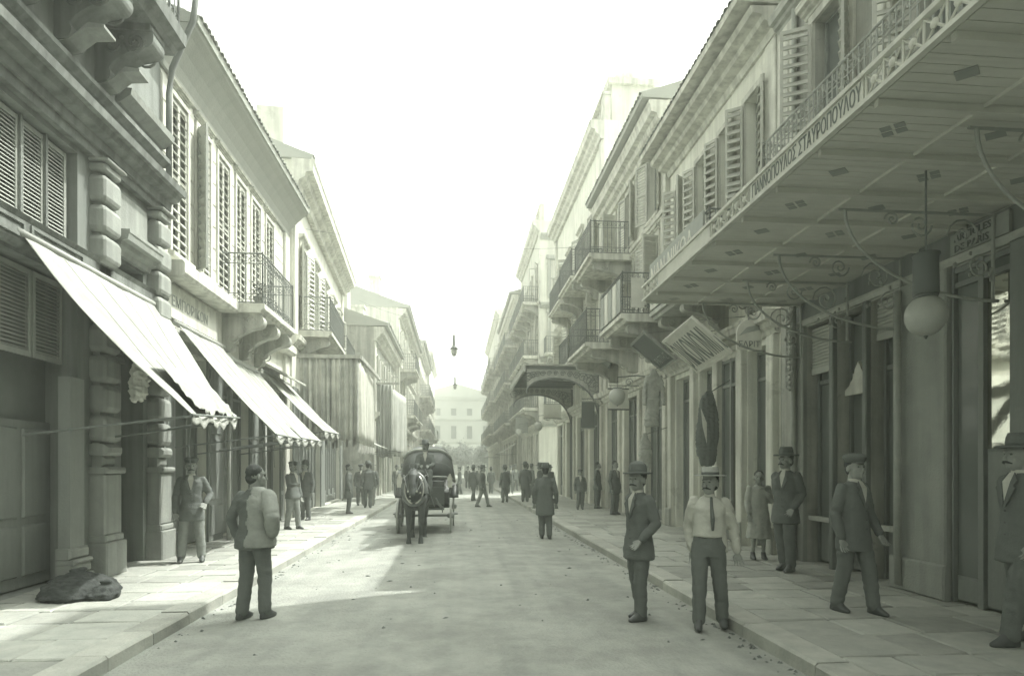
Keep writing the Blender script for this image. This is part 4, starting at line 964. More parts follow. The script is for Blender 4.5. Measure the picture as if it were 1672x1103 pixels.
# leaning sign boards over the shop doors
def leaning_board(name, label, tn, tf, bf, bn, mat, fmat, txt=None, tmat=None, ts=0.4, tsx=0.5, picture=False):
    tn, tf, bf, bn = [Vector(q) for q in (tn, tf, bf, bn)]
    c = (tn+tf+bf+bn)/4; U_ = ((tn-tf)+(bn-bf)).normalized(); V_ = ((tn-bn)+(tf-bf)).normalized(); N_ = U_.cross(V_).normalized()
    V_ = N_.cross(U_).normalized()
    if N_.x > 0: N_ = -N_
    Wd = ((tn-tf).length+(bn-bf).length)/2; Hh = ((tn-bn).length+(tf-bf).length)/2
    t = thing(name, label, 'sign', tuple(c))
    class F2:
        def p(s, a, b, d): return c+U_*a+V_*b+N_*d
    f = F2(); a, b = Wd/2, Hh/2
    MB(f).box(-a+0.05, a-0.05, -b+0.05, b-0.05, -0.02, 0.0).build('panel', mat, t)
    q = MB(f); q.box(-a, a, b-0.06, b, -0.03, 0.03); q.box(-a, a, -b, -b+0.06, -0.03, 0.03); q.box(-a, -a+0.06, -b+0.06, b-0.06, -0.03, 0.03); q.box(a-0.06, a, -b+0.06, b-0.06, -0.03, 0.03)
    q.build('sign_frame', fmat, t)
    if txt:
        o = text_mb(f, txt, 0, -b+0.14, 0.001, ts, tsx, 1, depth=0.006, align='CENTER'); o.build('lettering', tmat, t)
    if picture:
        q = MB(f); q.ball((0.02, 0.0, 0.004), a*0.35, b*0.45, 0.012, 12, 6); q.ball((0.05, b*0.35, 0.008), a*0.18, b*0.2, 0.012, 10, 6); q.build('painted_emblem', m_letl, t)
    for k in (-1, 1): MB().tube([f.p(k*a*0.7, b-0.02, 0), (5.78, f.p(k*a*0.7, b, 0).y, f.p(0, b, 0).z+0.15)], 0.008, 5).build('stay', m_iron, t)
    return t
leaning_board('shop_sign', 'pale framed board with tall narrow dark letters leaning out above shop pilasters', (4.6, 11.4, 4.62), (4.6, 13.05, 4.50), (5.35, 13.45, 3.82), (5.35, 11.7, 3.95), m_signw, m_signw, 'ΟΙΚΟΝΟΜΙΑ', m_letd, 1.0, 0.31)
leaning_board('shop_sign', 'dark framed signboard leaning out beyond the pale lettered board', (4.7, 14.2, 4.95), (4.7, 15.4, 4.85), (5.25, 16.1, 4.32), (5.25, 15.0, 4.42), m_signd, m_wallE, 'ΡΑΠΤΗΣ', m_signg, 0.3, 0.6)
leaning_board('shop_sign', 'dark framed sign with pale painted emblem on the third right-hand house', (4.75, 20.7, 5.75), (4.75, 22.0, 5.45), (5.3, 22.6, 5.0), (5.3, 21.3, 5.32), m_signg, m_signd, picture=True)

# round-headed sign hung under the canopy's far end
os_ = thing('hanging_sign', 'small round-headed pale sign with dark band hung beyond the canopy end', 'sign', (5.42, 10.95, 4.15))
pts_ = [(-0.24, -0.27)]+[(-0.24*math.cos(R(a)), 0.02+0.26*math.sin(R(a))) for a in range(0, 181, 15)]+[(0.24, -0.27)]
MB().extrude(pts_, -0.02, 0.02, 1).build('sign_plate', m_signw, os_, local=True)
MB().extrude([(-0.2, -0.02), (-0.05, 0.14), (0.2, 0.2), (0.2, 0.1), (-0.05, 0.04)], -0.028, -0.021, 1).build('sign_band', m_signg, os_, local=True)
tmx = text_mb(None, 'ΕΛΡΙΤ', 0, -0.22, 0, 0.15, 1.0, 1, 0.004, 'CENTER'); tmx.v = [Vector((q.x, -0.024-q.z, q.y)) for q in tmx.v]; tmx.build('lettering', m_letd, os_, local=True)
MB().tube([(0, 0, 0.27), (0, 0, 0.45), (0.36, 0, 0.45)], 0.012, 6).build('bracket_arm', m_iron, os_, local=True)

# goods hung outside the shops
dc = thing('hanging_drape', 'long dark drape hung across shop doorway under the pale lettered board', 'drape', (5.3, 12.5, 1.6))
dd = MB()
dd.stack([(5.28, 12.5, 1.72, 0.14, 0.06), (5.26, 12.5, 1.95, 0.22, 0.10), (5.27, 12.48, 2.35, 0.24, 0.12), (5.28, 12.5, 2.8, 0.22, 0.09), (5.29, 12.5, 3.1, 0.17, 0.06), (5.30, 12.5, 3.3, 0.06, 0.04)], n=18)
o = remesh(dd, 'drape_cloth', m_cloth0, dc, voxel=0.016, wrinkle=0.03, wscale=8, stretch=(1.5, 1.5, 0.25)); o.location = -Vector(dc.location)
MB().tube([(5.3, 12.5, 3.25), (5.79, 12.5, 3.55)], 0.012, 6).build('hook', m_iron, dc)
dv = MB(); dv.add([(5.08, 12.36, 2.92), (5.12, 12.36, 2.55), (5.2, 12.35, 2.2), (5.2, 12.35, 2.62)], [(0, 1, 2, 3)]); dv.build('drape_lining', m_cloth3, dc, solid=0.02)
gt = thing('hanging_garment', 'pale patterned garment with sleeves hung outside shop beside arched window', 'garment', (5.1, 15.5, 2.3))
gm = MB()
gm.stack([(5.05, 15.5, 2.75, 0.20, 0.07), (5.06, 15.5, 3.1, 0.19, 0.08), (5.08, 15.5, 3.5, 0.16, 0.07), (5.1, 15.5, 3.95, 0.18, 0.07), (5.1, 15.5, 4.15, 0.10, 0.05), (5.1, 15.5, 4.25, 0.04, 0.03)], n=16)
gm.tube([(4.95, 15.5, 4.05), (4.86, 15.48, 3.7), (4.84, 15.45, 3.3)], [0.07, 0.06, 0.05], 8); gm.tube([(5.25, 15.5, 4.05), (5.34, 15.48, 3.7), (5.36, 15.45, 3.3)], [0.07, 0.06, 0.05], 8)
o = remesh(gm, 'garment_body', m_cloth4, gt, voxel=0.016, wrinkle=0.02, wscale=9); o.location = -Vector(gt.location)
MB().tube([(5.1, 15.5, 4.2), (5.45, 15.5, 4.42), (5.79, 15.5, 4.4)], 0.01, 5).build('hook', m_iron, gt)
g2 = thing('hanging_garment', 'pale pleated cloth hung low outside shop below patterned garment', 'garment', (5.1, 16.2, 1.3))
gm = MB(); gm.stack([(5.1, 16.2, 1.5, 0.12, 0.06), (5.1, 16.2, 1.75, 0.16, 0.08), (5.1, 16.2, 2.1, 0.19, 0.09), (5.1, 16.2, 2.4, 0.13, 0.06), (5.1, 16.2, 2.62, 0.05, 0.03)], n=16)
o = remesh(gm, 'garment_body', m_cloth4, g2, voxel=0.016, wrinkle=0.025, wscale=9); o.location = -Vector(g2.location)
MB().tube([(5.1, 16.2, 2.58), (5.79, 16.2, 2.8)], 0.01, 5).build('hook', m_iron, g2)

# ================================================================== the rest of the street
def house(name, label, fr, L, top, wallm, floors, bays, eaved=True, bal=(), detail=1, shop_top=4.0, trim=None, base=None, gable=0, balustrade=False, shutm=None, win_w=0.9):
    """street house: shop openings below, storeys of shuttered windows, cornice or eave, balconies"""
    trim = trim or m_trim; shutm = shutm or m_shutl
    t = thing(name, label, 'building', base or tuple(fr.p(L/2, 0, 0)))
    pit = L/bays; cs = [pit*(i+0.5) for i in range(bays)]
    holes = [(c-win_w/2, c+win_w/2, v0, v1) for c in cs for v0, v1 in floors]+[(c-pit*0.36, c+pit*0.36, 0.13, shop_top) for c in cs]
    wall(fr, t, 0, L, 0, top, holes, wallm, depth=0.3)
    for c in cs:
        for v0, v1 in floors:
            w_ = window(fr, t, c-win_w/2, c+win_w/2, v0, v1, surround=0.10, sill=detail > 1, rows=3, hood=0.14 if detail > 1 else None, mat=trim)
            for sg in (1, -1):
                f = fr.hinge(c-sg*(win_w/2+0.005), 0, 0.07, random.choice((172, 165, 150, 100)), sg)
                shutter(f, t, 0, win_w/2, v0+0.03, v1-0.03, shutm, w=-0.02, n=18, slats=detail > 1)
        shopfront(fr, t, c-pit*0.36, c+pit*0.36, shop_top, mat=m_woodd) if detail > 1 else MB(fr).box(c-pit*0.34, c+pit*0.34, 0.14, shop_top-0.4, -0.25, -0.2).build('shop_door', m_woodd, t)
        MB(fr).cbox(c-pit*0.5, c-pit*0.39, 0.13, shop_top+0.1, 0.002, 0.10, 0.02).build('shop_pilaster', trim, t)
    profile(fr, t, 0, L, cornice_pts(shop_top+0.15, 0.4, 0.3), trim, 'shop_cornice')
    for v0, v1 in floors[1:]: profile(fr, t, 0, L, cornice_pts(v0-0.45, 0.25, 0.18), trim, 'string_course')
    profile(fr, t, -0.05, L+0.05, cornice_pts(top-0.75, 0.7, 0.55), trim, 'cornice')
    for u in (0.2, L-0.2): MB(fr).cbox(u-0.2, u+0.2, shop_top+0.6, top-0.78, 0.002, 0.09, 0.02).build('pilaster', trim, t)
    if eaved: eave(fr, t, -0.05, L+0.05, top+0.005, 0.75, m_soffit, rows=1 if detail > 1 else 1, tiles=detail > 0, pitch=0.18 if detail > 1 else 0.35)
    if balustrade:
        bs = MB(fr).box(0, L, top+1.0, top+1.12, -0.32, 0.05).build('balustrade', trim, t)
        for i in range(int(L/1.6)+1): u = min(L-0.2, 0.2+i*1.6); MB(fr).box(u-0.18, u+0.18, top+0.005, top+1.0, -0.28, 0.0).build('parapet_post', trim, bs)
        me = MB().lathe([(0.05, 0), (0.09, 0.25), (0.05, 0.55), (0.06, 0.95)], n=8).mesh('baluster', trim, smooth=True)
        bb = base_of(bs)
        for i in range(int(L/0.32)): link('baluster', me, bs, loc=fr.p(0.16+i*0.32, top+0.03, -0.14)-bb)
    for (u0, u1, v, d) in bal: balcony(fr, t, u0, u1, v, d, trim, m_iron, hgt=1.05, cons=2, ch=0.7, ornate=detail > 1, bars=detail > 1, pitch=0.14, cmat=m_wallD)
    return t

# ---- the street goes on behind the camera
FRB = side_frame(1, 5.8); FRB.O = Vector((5.8, -44.0, 0))
house('plaster_house', 'grey house down the street on the canopy side', FRB, 37.9, 14.0, m_wallD, [(5.7, 8.3), (9.3, 11.9)], 12, eaved=False, detail=0)
FLB = side_frame(-1, -5.2); FLB.O = Vector((-5.2, -44.0, 0))
house('plaster_house', 'grey house down the street beyond the dark stone house', FLB, 37.9, 12.5, m_wallD, [(5.7, 8.3), (9.0, 11.2)], 12, eaved=False, detail=0)
FCB = Frame((-9, -46.5, 0), (1, 0, 0), (0, 1, 0))
house('plaster_house', 'house closing the lower end of the street', FCB, 18, 12.0, m_wallD, [(5.7, 8.3)], 6, eaved=False, detail=0)
# ---- right hand
FR3 = side_frame(1, 5.75); FR3.O = Vector((5.75, 16.22, 0))
r3 = house('plaster_house', 'cream house with stacked bracketed balconies and tiled eave beside garment shop', FR3, 7.1, 11.7, m_wallC, [(5.7, 8.3), (8.95, 10.8)], 3, bal=((-1.0, 1.3, 5.6, 1.6), (2.6, 5.6, 5.6, 1.75), (3.2, 5.8, 8.6, 1.5)), detail=2)
# boards wired to the first balcony of that house
for k_ in range(5):
    o = MB(FR3).box(-0.92+k_*0.44, -0.56+k_*0.44, 5.66, 6.5, 1.56, 1.59).build('display_board', m_signw if k_ % 2 else m_signg, origin=(4.2, 16.22-0.74+k_*0.44, 5.66)); props(o, ['narrow grey display board lashed to balcony rail of the cream house', 'narrow white display board lashed to balcony rail of the cream house'][k_ % 2], 'board', ['grey display boards on one balcony', 'white display boards on one balcony'][k_ % 2])
for k_ in range(3):
    o = MB().box(4.42+k_*0.42, 4.76+k_*0.42, 15.20, 15.23, 5.75, 6.5).build('picture_frame', m_signw if k_ == 0 else m_signd, origin=(4.6+k_*0.42, 15.2, 5.75)); props(o, 'plain white board on near end of the cream house balcony rail' if k_ == 0 else 'dark framed picture on near end of the cream house balcony rail', 'picture', 'picture boards on the balcony end')
    if k_: MB().box(4.47+k_*0.42, 4.71+k_*0.42, 15.185, 15.198, 5.82, 6.43).build('picture_panel', m_wallD, o)
FR4 = side_frame(1, 5.7); FR4.O = Vector((5.7, 23.4, 0))
r4 = house('plaster_house', 'tall pale corner house with roof balustrade behind arched iron porch', FR4, 11.2, 15.2, m_wallW, [(6.0, 8.8), (9.7, 12.3)], 4, eaved=False, balustrade=True, bal=((0.6, 3.4, 9.3, 1.2), (4.0, 7.0, 9.3, 1.1), (0.8, 3.0, 5.9, 1.3)), detail=2)
tw = MB(FR4); tw.box(1.0, 2.8, 15.3, 17.2, -2.4, -0.6); tw = tw.build('roof_turret', m_wallB, r4)
MB(FR4).extrude([(17.2, -2.55), (17.2, -0.45), (17.4, -0.4), (17.45, -0.4), (17.45, -2.6), (17.4, -2.6)], 0.85, 2.95, 0).build('turret_cornice', m_trim, tw)
MB().ball((0, 0, 0), 0.8, 0.8, 0.9, 14, 8).build('dome', m_trim, tw, smooth=True, local=True).location = FR4.p(1.9, 17.5, -1.5)-base_of(tw)
ch = MB(FR4); ch.tube([(8.5, 15.1, -0.8), (8.5, 17.8, -0.8)], 0.09, 8); ch.tube([(8.5, 17.9, -0.8), (8.5, 18.0, -0.8)], 0.3, 10); ch.build('stove_pipe', m_ironl, r4)
# arched iron porch over the pavement
po = thing('iron_porch', 'dark iron porch with arched scrolled ends over the right pavement', 'porch', (4.2, 26.5, 0.13))
def porch_end(y):
    mb = MB(); x0, x1, zt = 2.7, 5.68, 5.55
    mb.box(x0, x1, y-0.03, y+0.03, zt, zt+0.12)
    arc = [(x1-0.06-(x1-x0-0.12)*(1-math.cos(R(180*i/16)))/2, y, 3.3+1.3*(i/16)+1.55*math.sin(R(180*i/16))**0.8*(1-0.42*i/16)) for i in range(17)]
    mb.tube(arc, 0.03, 6)
    for i in range(1, 16):
        a = arc[i]; h = zt-a[2]
        if h > 0.25: mb.tube([(a[0]+0.3*h*(1-0.8*j/10)*math.cos(R(55*j)), y, a[2]+h*0.55+0.3*h*(1-0.8*j/10)*math.sin(R(55*j))) for j in range(11)], 0.016, 5)
    mb.box(x1-0.09, x1, y-0.045, y+0.045, 0.13, 5.5)
    mb.build('porch_arch', m_iron, po)
    # valance plate between arch and roof
    q = MB(); 
    for i in range(16): a, b = arc[i], arc[i+1]; q.add([(a[0], y+0.01, a[2]), (b[0], y+0.01, b[2]), (b[0], y+0.01, zt), (a[0], y+0.01, zt)], [(0, 1, 2, 3)])
    q.build('arch_plate', m_trimg, po, solid=0.01)
for y in (23.9, 29.6): porch_end(y)
MB().box(2.65, 5.69, 23.8, 29.7, 5.675, 5.74).build('porch_roof', m_wallD, po)
MB().box(2.62, 2.70, 23.8, 29.7, 5.45, 5.67).build('porch_fascia', m_trimg, po)
for i in range(9): MB().box(2.72, 5.6, 24.3+i*0.62, 24.36+i*0.62, 5.60, 5.672).build('porch_rafter', m_iron, po)
# side street here: daylight crosses the road
FR5 = side_frame(1, 5.6); FR5.O = Vector((5.6, 40.6, 0))
r5 = house('plaster_house', 'tall pale house with pedimented attic beyond the side street', FR5, 11.5, 18.2, m_wallB, [(5.8, 8.4), (9.4, 12.0), (13.0, 15.6)], 4, eaved=False, balustrade=True, bal=tuple((0.3+2.9*i, 2.7+2.9*i, v, 1.15) for i in range(4) for v in (5.7, 9.2, 12.8)), detail=1)
FX5 = Frame((5.6, 40.58, 0), (1, 0, 0), (0, -1, 0))         # its flank on the side street
for c5 in (1.1, 3.2):
    for v0, v1 in ((5.8, 8.4), (9.4, 12.0), (13.0, 15.6)):
        for sg in (-1, 0): shutter(FX5, r5, c5+sg*0.46, c5+(sg+1)*0.46-0.01, v0, v1, m_shut, w=0.02, n=16, slats=False)
        q = MB(FX5); q.box(c5-0.62, c5-0.48, v0, v1, 0.003, 0.06); q.box(c5+0.48, c5+0.62, v0, v1, 0.003, 0.06); q.box(c5-0.7, c5+0.7, v1, v1+0.25, 0.003, 0.12); q.build('window_surround', m_trimg, r5)
for v in (4.4, 8.7, 12.3, 16.9): profile(FX5, r5, 0.0, 7.0, cornice_pts(v, 0.35, 0.3), m_trimg, 'string_course')
for v in (5.7, 9.2): balcony(FX5, r5, 0.2, 2.0, v, 1.0, m_trim, m_iron, cons=2, ornate=False, bars=False, pitch=0.14, cmat=m_wallD)
FR6 = side_frame(1, 5.3); FR6.O = Vector((5.3, 52.2, 0))
house('plaster_house', 'grey house crowded with balconies farther up the right side', FR6, 16, 16.5, m_wallD, [(5.6, 8.2), (9.2, 11.6), (12.4, 14.6)], 5, eaved=True, bal=tuple((0.4+3.2*i, 2.9+3.2*i, v, 1.2) for i in range(5) for v in (5.5, 9.0, 12.2)), detail=1)
FR7 = side_frame(1, 4.9); FR7.O = Vector((4.9, 68.6, 0))
house('plaster_house', 'farthest tall house with flat cornice on the right side', FR7, 26, 19.5, m_wallC, [(5.6, 8.2), (9.4, 12.0), (13.2, 15.8)], 7, eaved=False, bal=tuple((0.5+5*i, 4.0+5*i, v, 1.2) for i in range(5) for v in (5.5, 9.2, 13.0)), detail=0)

def blade_sign(label, x, y, z, w_, h_, mat, fmat):
    t = thing('projecting_sign', label, 'sign', (x, y, z))
    MB().box(-w_/2, w_/2, -0.02, 0.02, 0, h_).build('panel', mat, t, local=True)
    q = MB(); q.box(-w_/2-0.03, w_/2+0.03, -0.03, 0.03, -0.04, 0.0); q.box(-w_/2-0.03, w_/2+0.03, -0.03, 0.03, h_, h_+0.04); q.build('sign_frame', fmat, t, local=True)
    MB().tube([(-w_/2, 0, h_+0.12), (5.7-x, 0, h_+0.12)], 0.014, 5).build('bracket_arm', m_iron, t, local=True)
    for k in (-1, 1): MB().tube([(k*w_*0.4, 0, h_+0.04), (k*w_*0.4, 0, h_+0.12)], 0.008, 4).build('hanger', m_iron, t, local=True)
blade_sign('square white sign projecting from the cream house above the shop doors', 5.0, 18.6, 3.5, 0.6, 0.6, m_signw, m_signd)
blade_sign('tall dark sign projecting beside the iron porch', 5.05, 23.2, 3.2, 0.5, 1.0, m_signd, m_trimg)
blade_sign('long pale sign projecting beyond the iron porch', 4.9, 31.0, 4.2, 0.9, 0.7, m_signw, m_signg)
blade_sign('grey sign projecting from tall house past the side street', 4.7, 44.0, 4.2, 0.9, 1.1, m_signg, m_signd)
globe_lamp('globe_lamp', 'small milk glass globe on bracket beyond the iron porch', (4.4, 32.6, 3.9), 0.24, 0.55, chimney=False, arm=1.25)
globe_lamp('globe_lamp', 'small milk glass globe on bracket of tall house past the side street', (4.3, 42.0, 4.1), 0.26, 0.55, chimney=False, arm=1.25)

# ---- left hand
FL4 = side_frame(-1, -4.25); FL4.O = Vector((-4.25, 32.2, 0))
l4 = house('plaster_house', 'low grey house with bare gable wall and tiled eave beyond the curtained shop', FL4, 10, 9.0, m_wallD, [(5.3, 7.6)], 4, eaved=True, bal=(), detail=1)
# lean-to roof and pale drapes at its shops
dr = thing('shop_drape', 'tall white drapes hung from shop front of low grey house', 'drape', (-3.6, 34, 0.13), group='drapes')
curtain((-4.1, 32.4), (-3.35, 32.6), 2.2, 6.0, m_wallE, parent=dr, folds=4); curtain((-3.3, 32.7), (-3.0, 37), 2.3, 5.8, m_canvas, parent=dr, folds=8)
MB().box(-4.2, -2.95, 32.35, 32.45, 6.0, 6.1).build('curtain_rail', m_trimg, dr)
FL5 = side_frame(-1, -3.95); FL5.O = Vector((-3.95, 42.4, 0))
l5 = house('plaster_house', 'tall cream house with tiled gable and corner balcony up the left side', FL5, 17, 12.6, m_wallC, [(5.6, 8.0), (8.9, 11.2)], 6, eaved=True, bal=((0.5, 4.5, 8.5, 1.2), (6, 10, 5.3, 1.1), (0.5, 4.5, 5.3, 1.1)), detail=1)
for fr5, t5, us5, tz in ((FL5, l5, (2.0, 8.0), 12.6), (FL4, l4, (1.0, 6.5), 9.0)):
    for u5 in us5:
        c5 = MB(fr5).box(u5, u5+0.8, tz+0.2, tz+2.6, -2.2, -1.5).build('chimney', m_wallC, t5)
        MB(fr5).box(u5-0.08, u5+0.88, tz+2.6, tz+2.75, -2.28, -1.42).build('chimney_cap', m_trim, c5)
MB().box(-5.5, -4.95, 32.12, 32.19, 6.3, 7.6).build('gable_window', m_shut, l4)
# its gable towards us
gb = MB(); gb.extrude([(-4.0, 12.5), (-4.0, 12.9), (-7.5, 14.3), (-11, 12.9), (-11, 12.5)], 42.38, 42.7, 1); gb.build('gable', m_wallC, l5)
gw = MB(); gw.box(-5.6, -4.8, 42.30, 42.36, 9.0, 11.0); gw.build('gable_window', m_shut, l5)
FL6 = side_frame(-1, -3.7); FL6.O = Vector((-3.7, 60, 0))
house('plaster_house', 'cream house with crowded ledges far up the left side', FL6, 18, 13.8, m_wallC, [(5.6, 8.0), (9.0, 11.4)], 6, eaved=True, bal=tuple((0.5+4*i, 3.3+4*i, v, 1.15) for i in range(4) for v in (5.4, 8.7)), detail=1)
FL7 = side_frame(-1, -3.5); FL7.O = Vector((-3.5, 78.5, 0))
house('plaster_house', 'farthest house with attic storey on the left side', FL7, 20, 16.5, m_wallC, [(5.6, 8.2), (9.4, 12.0)], 6, eaved=False, bal=((1, 6, 5.4, 1.1),), detail=0)

# simple awnings and boards farther up
def small_awning(label, x0, y0, y1, side, z0, z1, d, mat):
    t = thing('awning', label, 'awning', (x0, (y0+y1)/2, z0), group='far shop awnings')
    sg = 1 if side < 0 else -1
    MB().grid(lambda a, b: (x0+sg*d*b, y0+(y1-y0)*a, z1+(z0-z1)*b-0.08*math.sin(math.pi*b)), 10, 6).build('canvas', mat, t, smooth=True, solid=0.01)
    MB().tube([(x0+sg*d, y0, z0), (x0+sg*d, y1, z0)], 0.02, 5).build('front_bar', m_iron, t)
    for y in (y0+0.1, y1-0.1): MB().tube([(x0, y, z0-0.1), (x0+sg*d, y, z0)], 0.018, 5).build('arm', m_iron, t)
small_awning('bright white awning low over pavement beyond the white drapes', -4.25, 28.6, 31.4, -1, 2.45, 3.0, 1.5, m_canvas)
small_awning('white awning on tall cream gabled house', -3.95, 43, 47, -1, 2.7, 3.7, 1.6, m_canvas)
small_awning('grey awning farther up beside crowded ledges', -3.7, 61, 66, -1, 2.8, 3.8, 1.6, m_canvg)
small_awning('pale awning on grey balconied house', 5.3, 53, 58, 1, 2.9, 3.8, 1.6, m_canvas)
small_awning('pale awning on the farthest right-hand house', 4.9, 70, 75, 1, 2.9, 3.9, 1.6, m_canvg)
bo = MB().box(-4.1, -3.3, 41.9, 42.0, 4.3, 5.0).build('shop_sign', m_signw, origin=(-3.7, 41.95, 4.3)); props(bo, 'blank white board projecting from corner of cream gabled house', 'sign')
bo = MB().box(-4.1, -3.3, 41.85, 42.1, 4.0, 4.27).build('sign_bracket', m_signg, bo)

# ------------------------------------------------------------------ palace, trees and hill at the end
pal = thing('palace', 'long pale palace with rows of windows and low pediment closing the street', 'building', (0, 190, 0))
FP = Frame((0, 190, 0), (1, 0, 0), (0, -1, 0))
pw = [(-40+i*4.9, v0, v1) for i in range(17) for v0, v1 in ((4.5, 8.2), (11.2, 15.2), (18.4, 20.6))]
wall(FP, pal, -42, 42, 0, 24, [(c-0.8, c+0.8, v0, v1) for c, v0, v1 in pw], m_far, depth=0.5, back=14)
for c, v0, v1 in pw:
    o = MB(FP).box(c-0.78, c+0.78, v0+0.02, v1-0.02, -0.4, -0.3).build('window', m_glass, pal)
    if abs(c) < 14: q = MB(FP); q.box(c-1.15, c-0.8, v0, v1, 0.005, 0.2); q.box(c+0.8, c+1.15, v0, v1, 0.005, 0.2); q.box(c-1.3, c+1.3, v1, v1+0.5, 0.005, 0.3); q.build('window_surround', m_far, o)
for v in (9.4, 16.6, 22.8): profile(FP, pal, -42, 42, cornice_pts(v, 0.9, 0.7), m_far, 'cornice')
MB(FP).extrude([(-15, 24.0), (15, 24.0), (0, 28.2)], -6, 0.3, 2).build('pediment', m_far, pal)
pp_ = MB(FP)
po_ = pp_.box(-9, 9, 8.3, 9.38, 0.3, 4.5).build('portico', m_far, pal)
for x in (-8.2, -5, -1.7, 1.7, 5, 8.2): MB(FP).tube([(x, 0, 3.8), (x, 8.28, 3.8)], 0.5, 10).build('column', m_far, po_, smooth=True)
lc = {}
def tree(label, x, y, h, r, seed):
    rnd = random.Random(seed)
    t = thing('tree', label, 'tree', (x, y, 0), group='trees in the square')
    tr = MB(); tr.tube([(0, 0, 0), (0.1, 0, h*0.3), (-0.05, 0.1, h*0.55)], [0.28, 0.2, 0.1], 7)
    for i in range(5): a = rnd.uniform(0, 6.28); tr.tube([(0.05, 0, h*0.35), (math.cos(a)*r*0.5, math.sin(a)*r*0.5, h*0.6), (math.cos(a)*r*0.75, math.sin(a)*r*0.75, h*0.75)], [0.1, 0.06, 0.03], 5)
    tr.build('trunk', m_bark, t, local=True)
    lf = MB()
    cl = [(rnd.gauss(0, r*0.42), rnd.gauss(0, r*0.42), h*0.68+rnd.gauss(0, h*0.13)) for i in range(26)]
    for i in range(2600):
        c = rnd.choice(cl); p = Vector(c)+Vector((rnd.gauss(0, 1), rnd.gauss(0, 1), rnd.gauss(0, 1)))*r*0.16
        a = Vector((rnd.uniform(-1, 1), rnd.uniform(-1, 1), rnd.uniform(-1, 1))).normalized()*0.2; b = a.orthogonal().normalized()*0.12
        lf.add([p-a, p+b, p+a, p-b], [(0, 1, 2, 3)])
    lf.build('crown', m_leaf, t, local=True)
for i, (x, y, h, r) in enumerate(((-5.2, 106, 5.6, 2.6), (1.6, 110, 5.2, 2.8), (5.2, 104, 5.8, 2.8), (-1.8, 112, 4.8, 2.4))): tree('dark leafy tree in the square before the palace', x, y, h, r, i)

# ------------------------------------------------------------------ street lamps hung over the roadway
def hung_lamp(label, y, z):
    t = thing('hanging_lamp', label, 'lamp', (-0.12, y, z))
    MB().lathe([(0.02, -0.28), (0.13, -0.2), (0.17, 0), (0.13, 0.14), (0.08, 0.2)], n=14).build('globe', m_globe, t, local=True, smooth=True)
    MB().lathe([(0.24, 0.12), (0.12, 0.24), (0.09, 0.3), (0.08, 0.85), (0.03, 0.9)], n=12).build('lamp_housing', m_iron, t, local=True, smooth=True)
    MB().tube([(0, 0, 0.9), (0, 0, 1.5)], 0.012, 5).build('rod', m_iron, t, local=True)
    MB().tube([(-5.0+9.9*i/16, 0, 1.5+1.1*((i-8)/8)**2) for i in range(17)], 0.008, 4).build('span_wire', m_iron, t, local=True)
pal.location = (0, 130, 0); pal.scale = (0.684, 0.684, 0.684)
hung_lamp('hanging arc lamp on wire across street before the low gabled house', 33, 7.9)
hung_lamp('smaller looking arc lamp on wire against the palace', 58, 9.3)
def cable(name, label, p0, p1, sag):
    p0, p1 = Vector(p0), Vector(p1)
    mb = MB(); mb.tube([p0.lerp(p1, i/20)-Vector((0, 0, sag*4*(i/20)*(1-i/20))) for i in range(21)], 0.006, 4)
    props(mb.build(name, m_iron, origin=tuple(p0)), label, 'wire')
cable('overhead_wire', 'thin wire from far eave corner of pale shuttered house across to cream right-hand house', (-4.6, 19.3, 9.0), (4.9, 21, 9.4), 0.3)

# ================================================================== people
def limb(mb, pts, rad, n=10):
    """tapered limb with rounded joints along a bent path"""
    P = [Vector(p) for p in pts]; fine, rr = [], []
    for i in range(len(P)-1):
        k = 5
        for j in range(k): t = j/k; fine.append(P[i].lerp(P[i+1], t)); rr.append(rad[i]+(rad[i+1]-rad[i])*t)
    fine.append(P[-1]); rr.append(rad[-1])
    mb.tube(fine, rr, n)
    for p, r_ in zip(P, rad): mb.ball(p, r_*0.98, n=8, m=6)
def hand(mb, wrist, elbow, s, curl=0.5, side=1):
    """palm, four unequal bent fingers and a thumb from the side of the palm"""
    w_ = Vector(wrist); d = (w_-Vector(elbow)).normalized()
    x = d.cross(Vector((0, -1, 0.15)))
    if x.length < 0.2: x = d.cross(Vector((1, 0, 0)))
    x.normalize(); x *= side; nrm = x.cross(d).normalized()
    if nrm.y > 0: nrm = -nrm
    for k in range(4):
        t = (k-1.5)/1.5; b = w_+d*0.045*s+x*t*0.024*s; c = w_+d*0.092*s+x*t*0.038*s; dq = x*t*0.25
        mb.tube([w_, b, c], [0.022*s, 0.017*s, 0.0125*s], 7)
        L = (0.070, 0.078, 0.072, 0.056)[k]*s; q = [c]; dd = (d+dq).normalized()
        for j, fr_ in enumerate((0.45, 0.32, 0.23)):
            dd = (dd+nrm*curl*(0.35+0.25*j)).normalized(); q.append(q[-1]+dd*L*fr_)
        mb.tube(q, [0.0100*s, 0.0095*s, 0.0088*s, 0.007*s], 7)
    tb = w_+d*0.03*s+x*0.026*s; td = (d*0.7+x*0.75+nrm*0.3).normalized()
    mb.tube([w_+d*0.01*s, tb, tb+td*0.035*s, tb+(td+d*0.5).normalized()*0.065*s], [0.016*s, 0.015*s, 0.012*s, 0.009*s], 7)
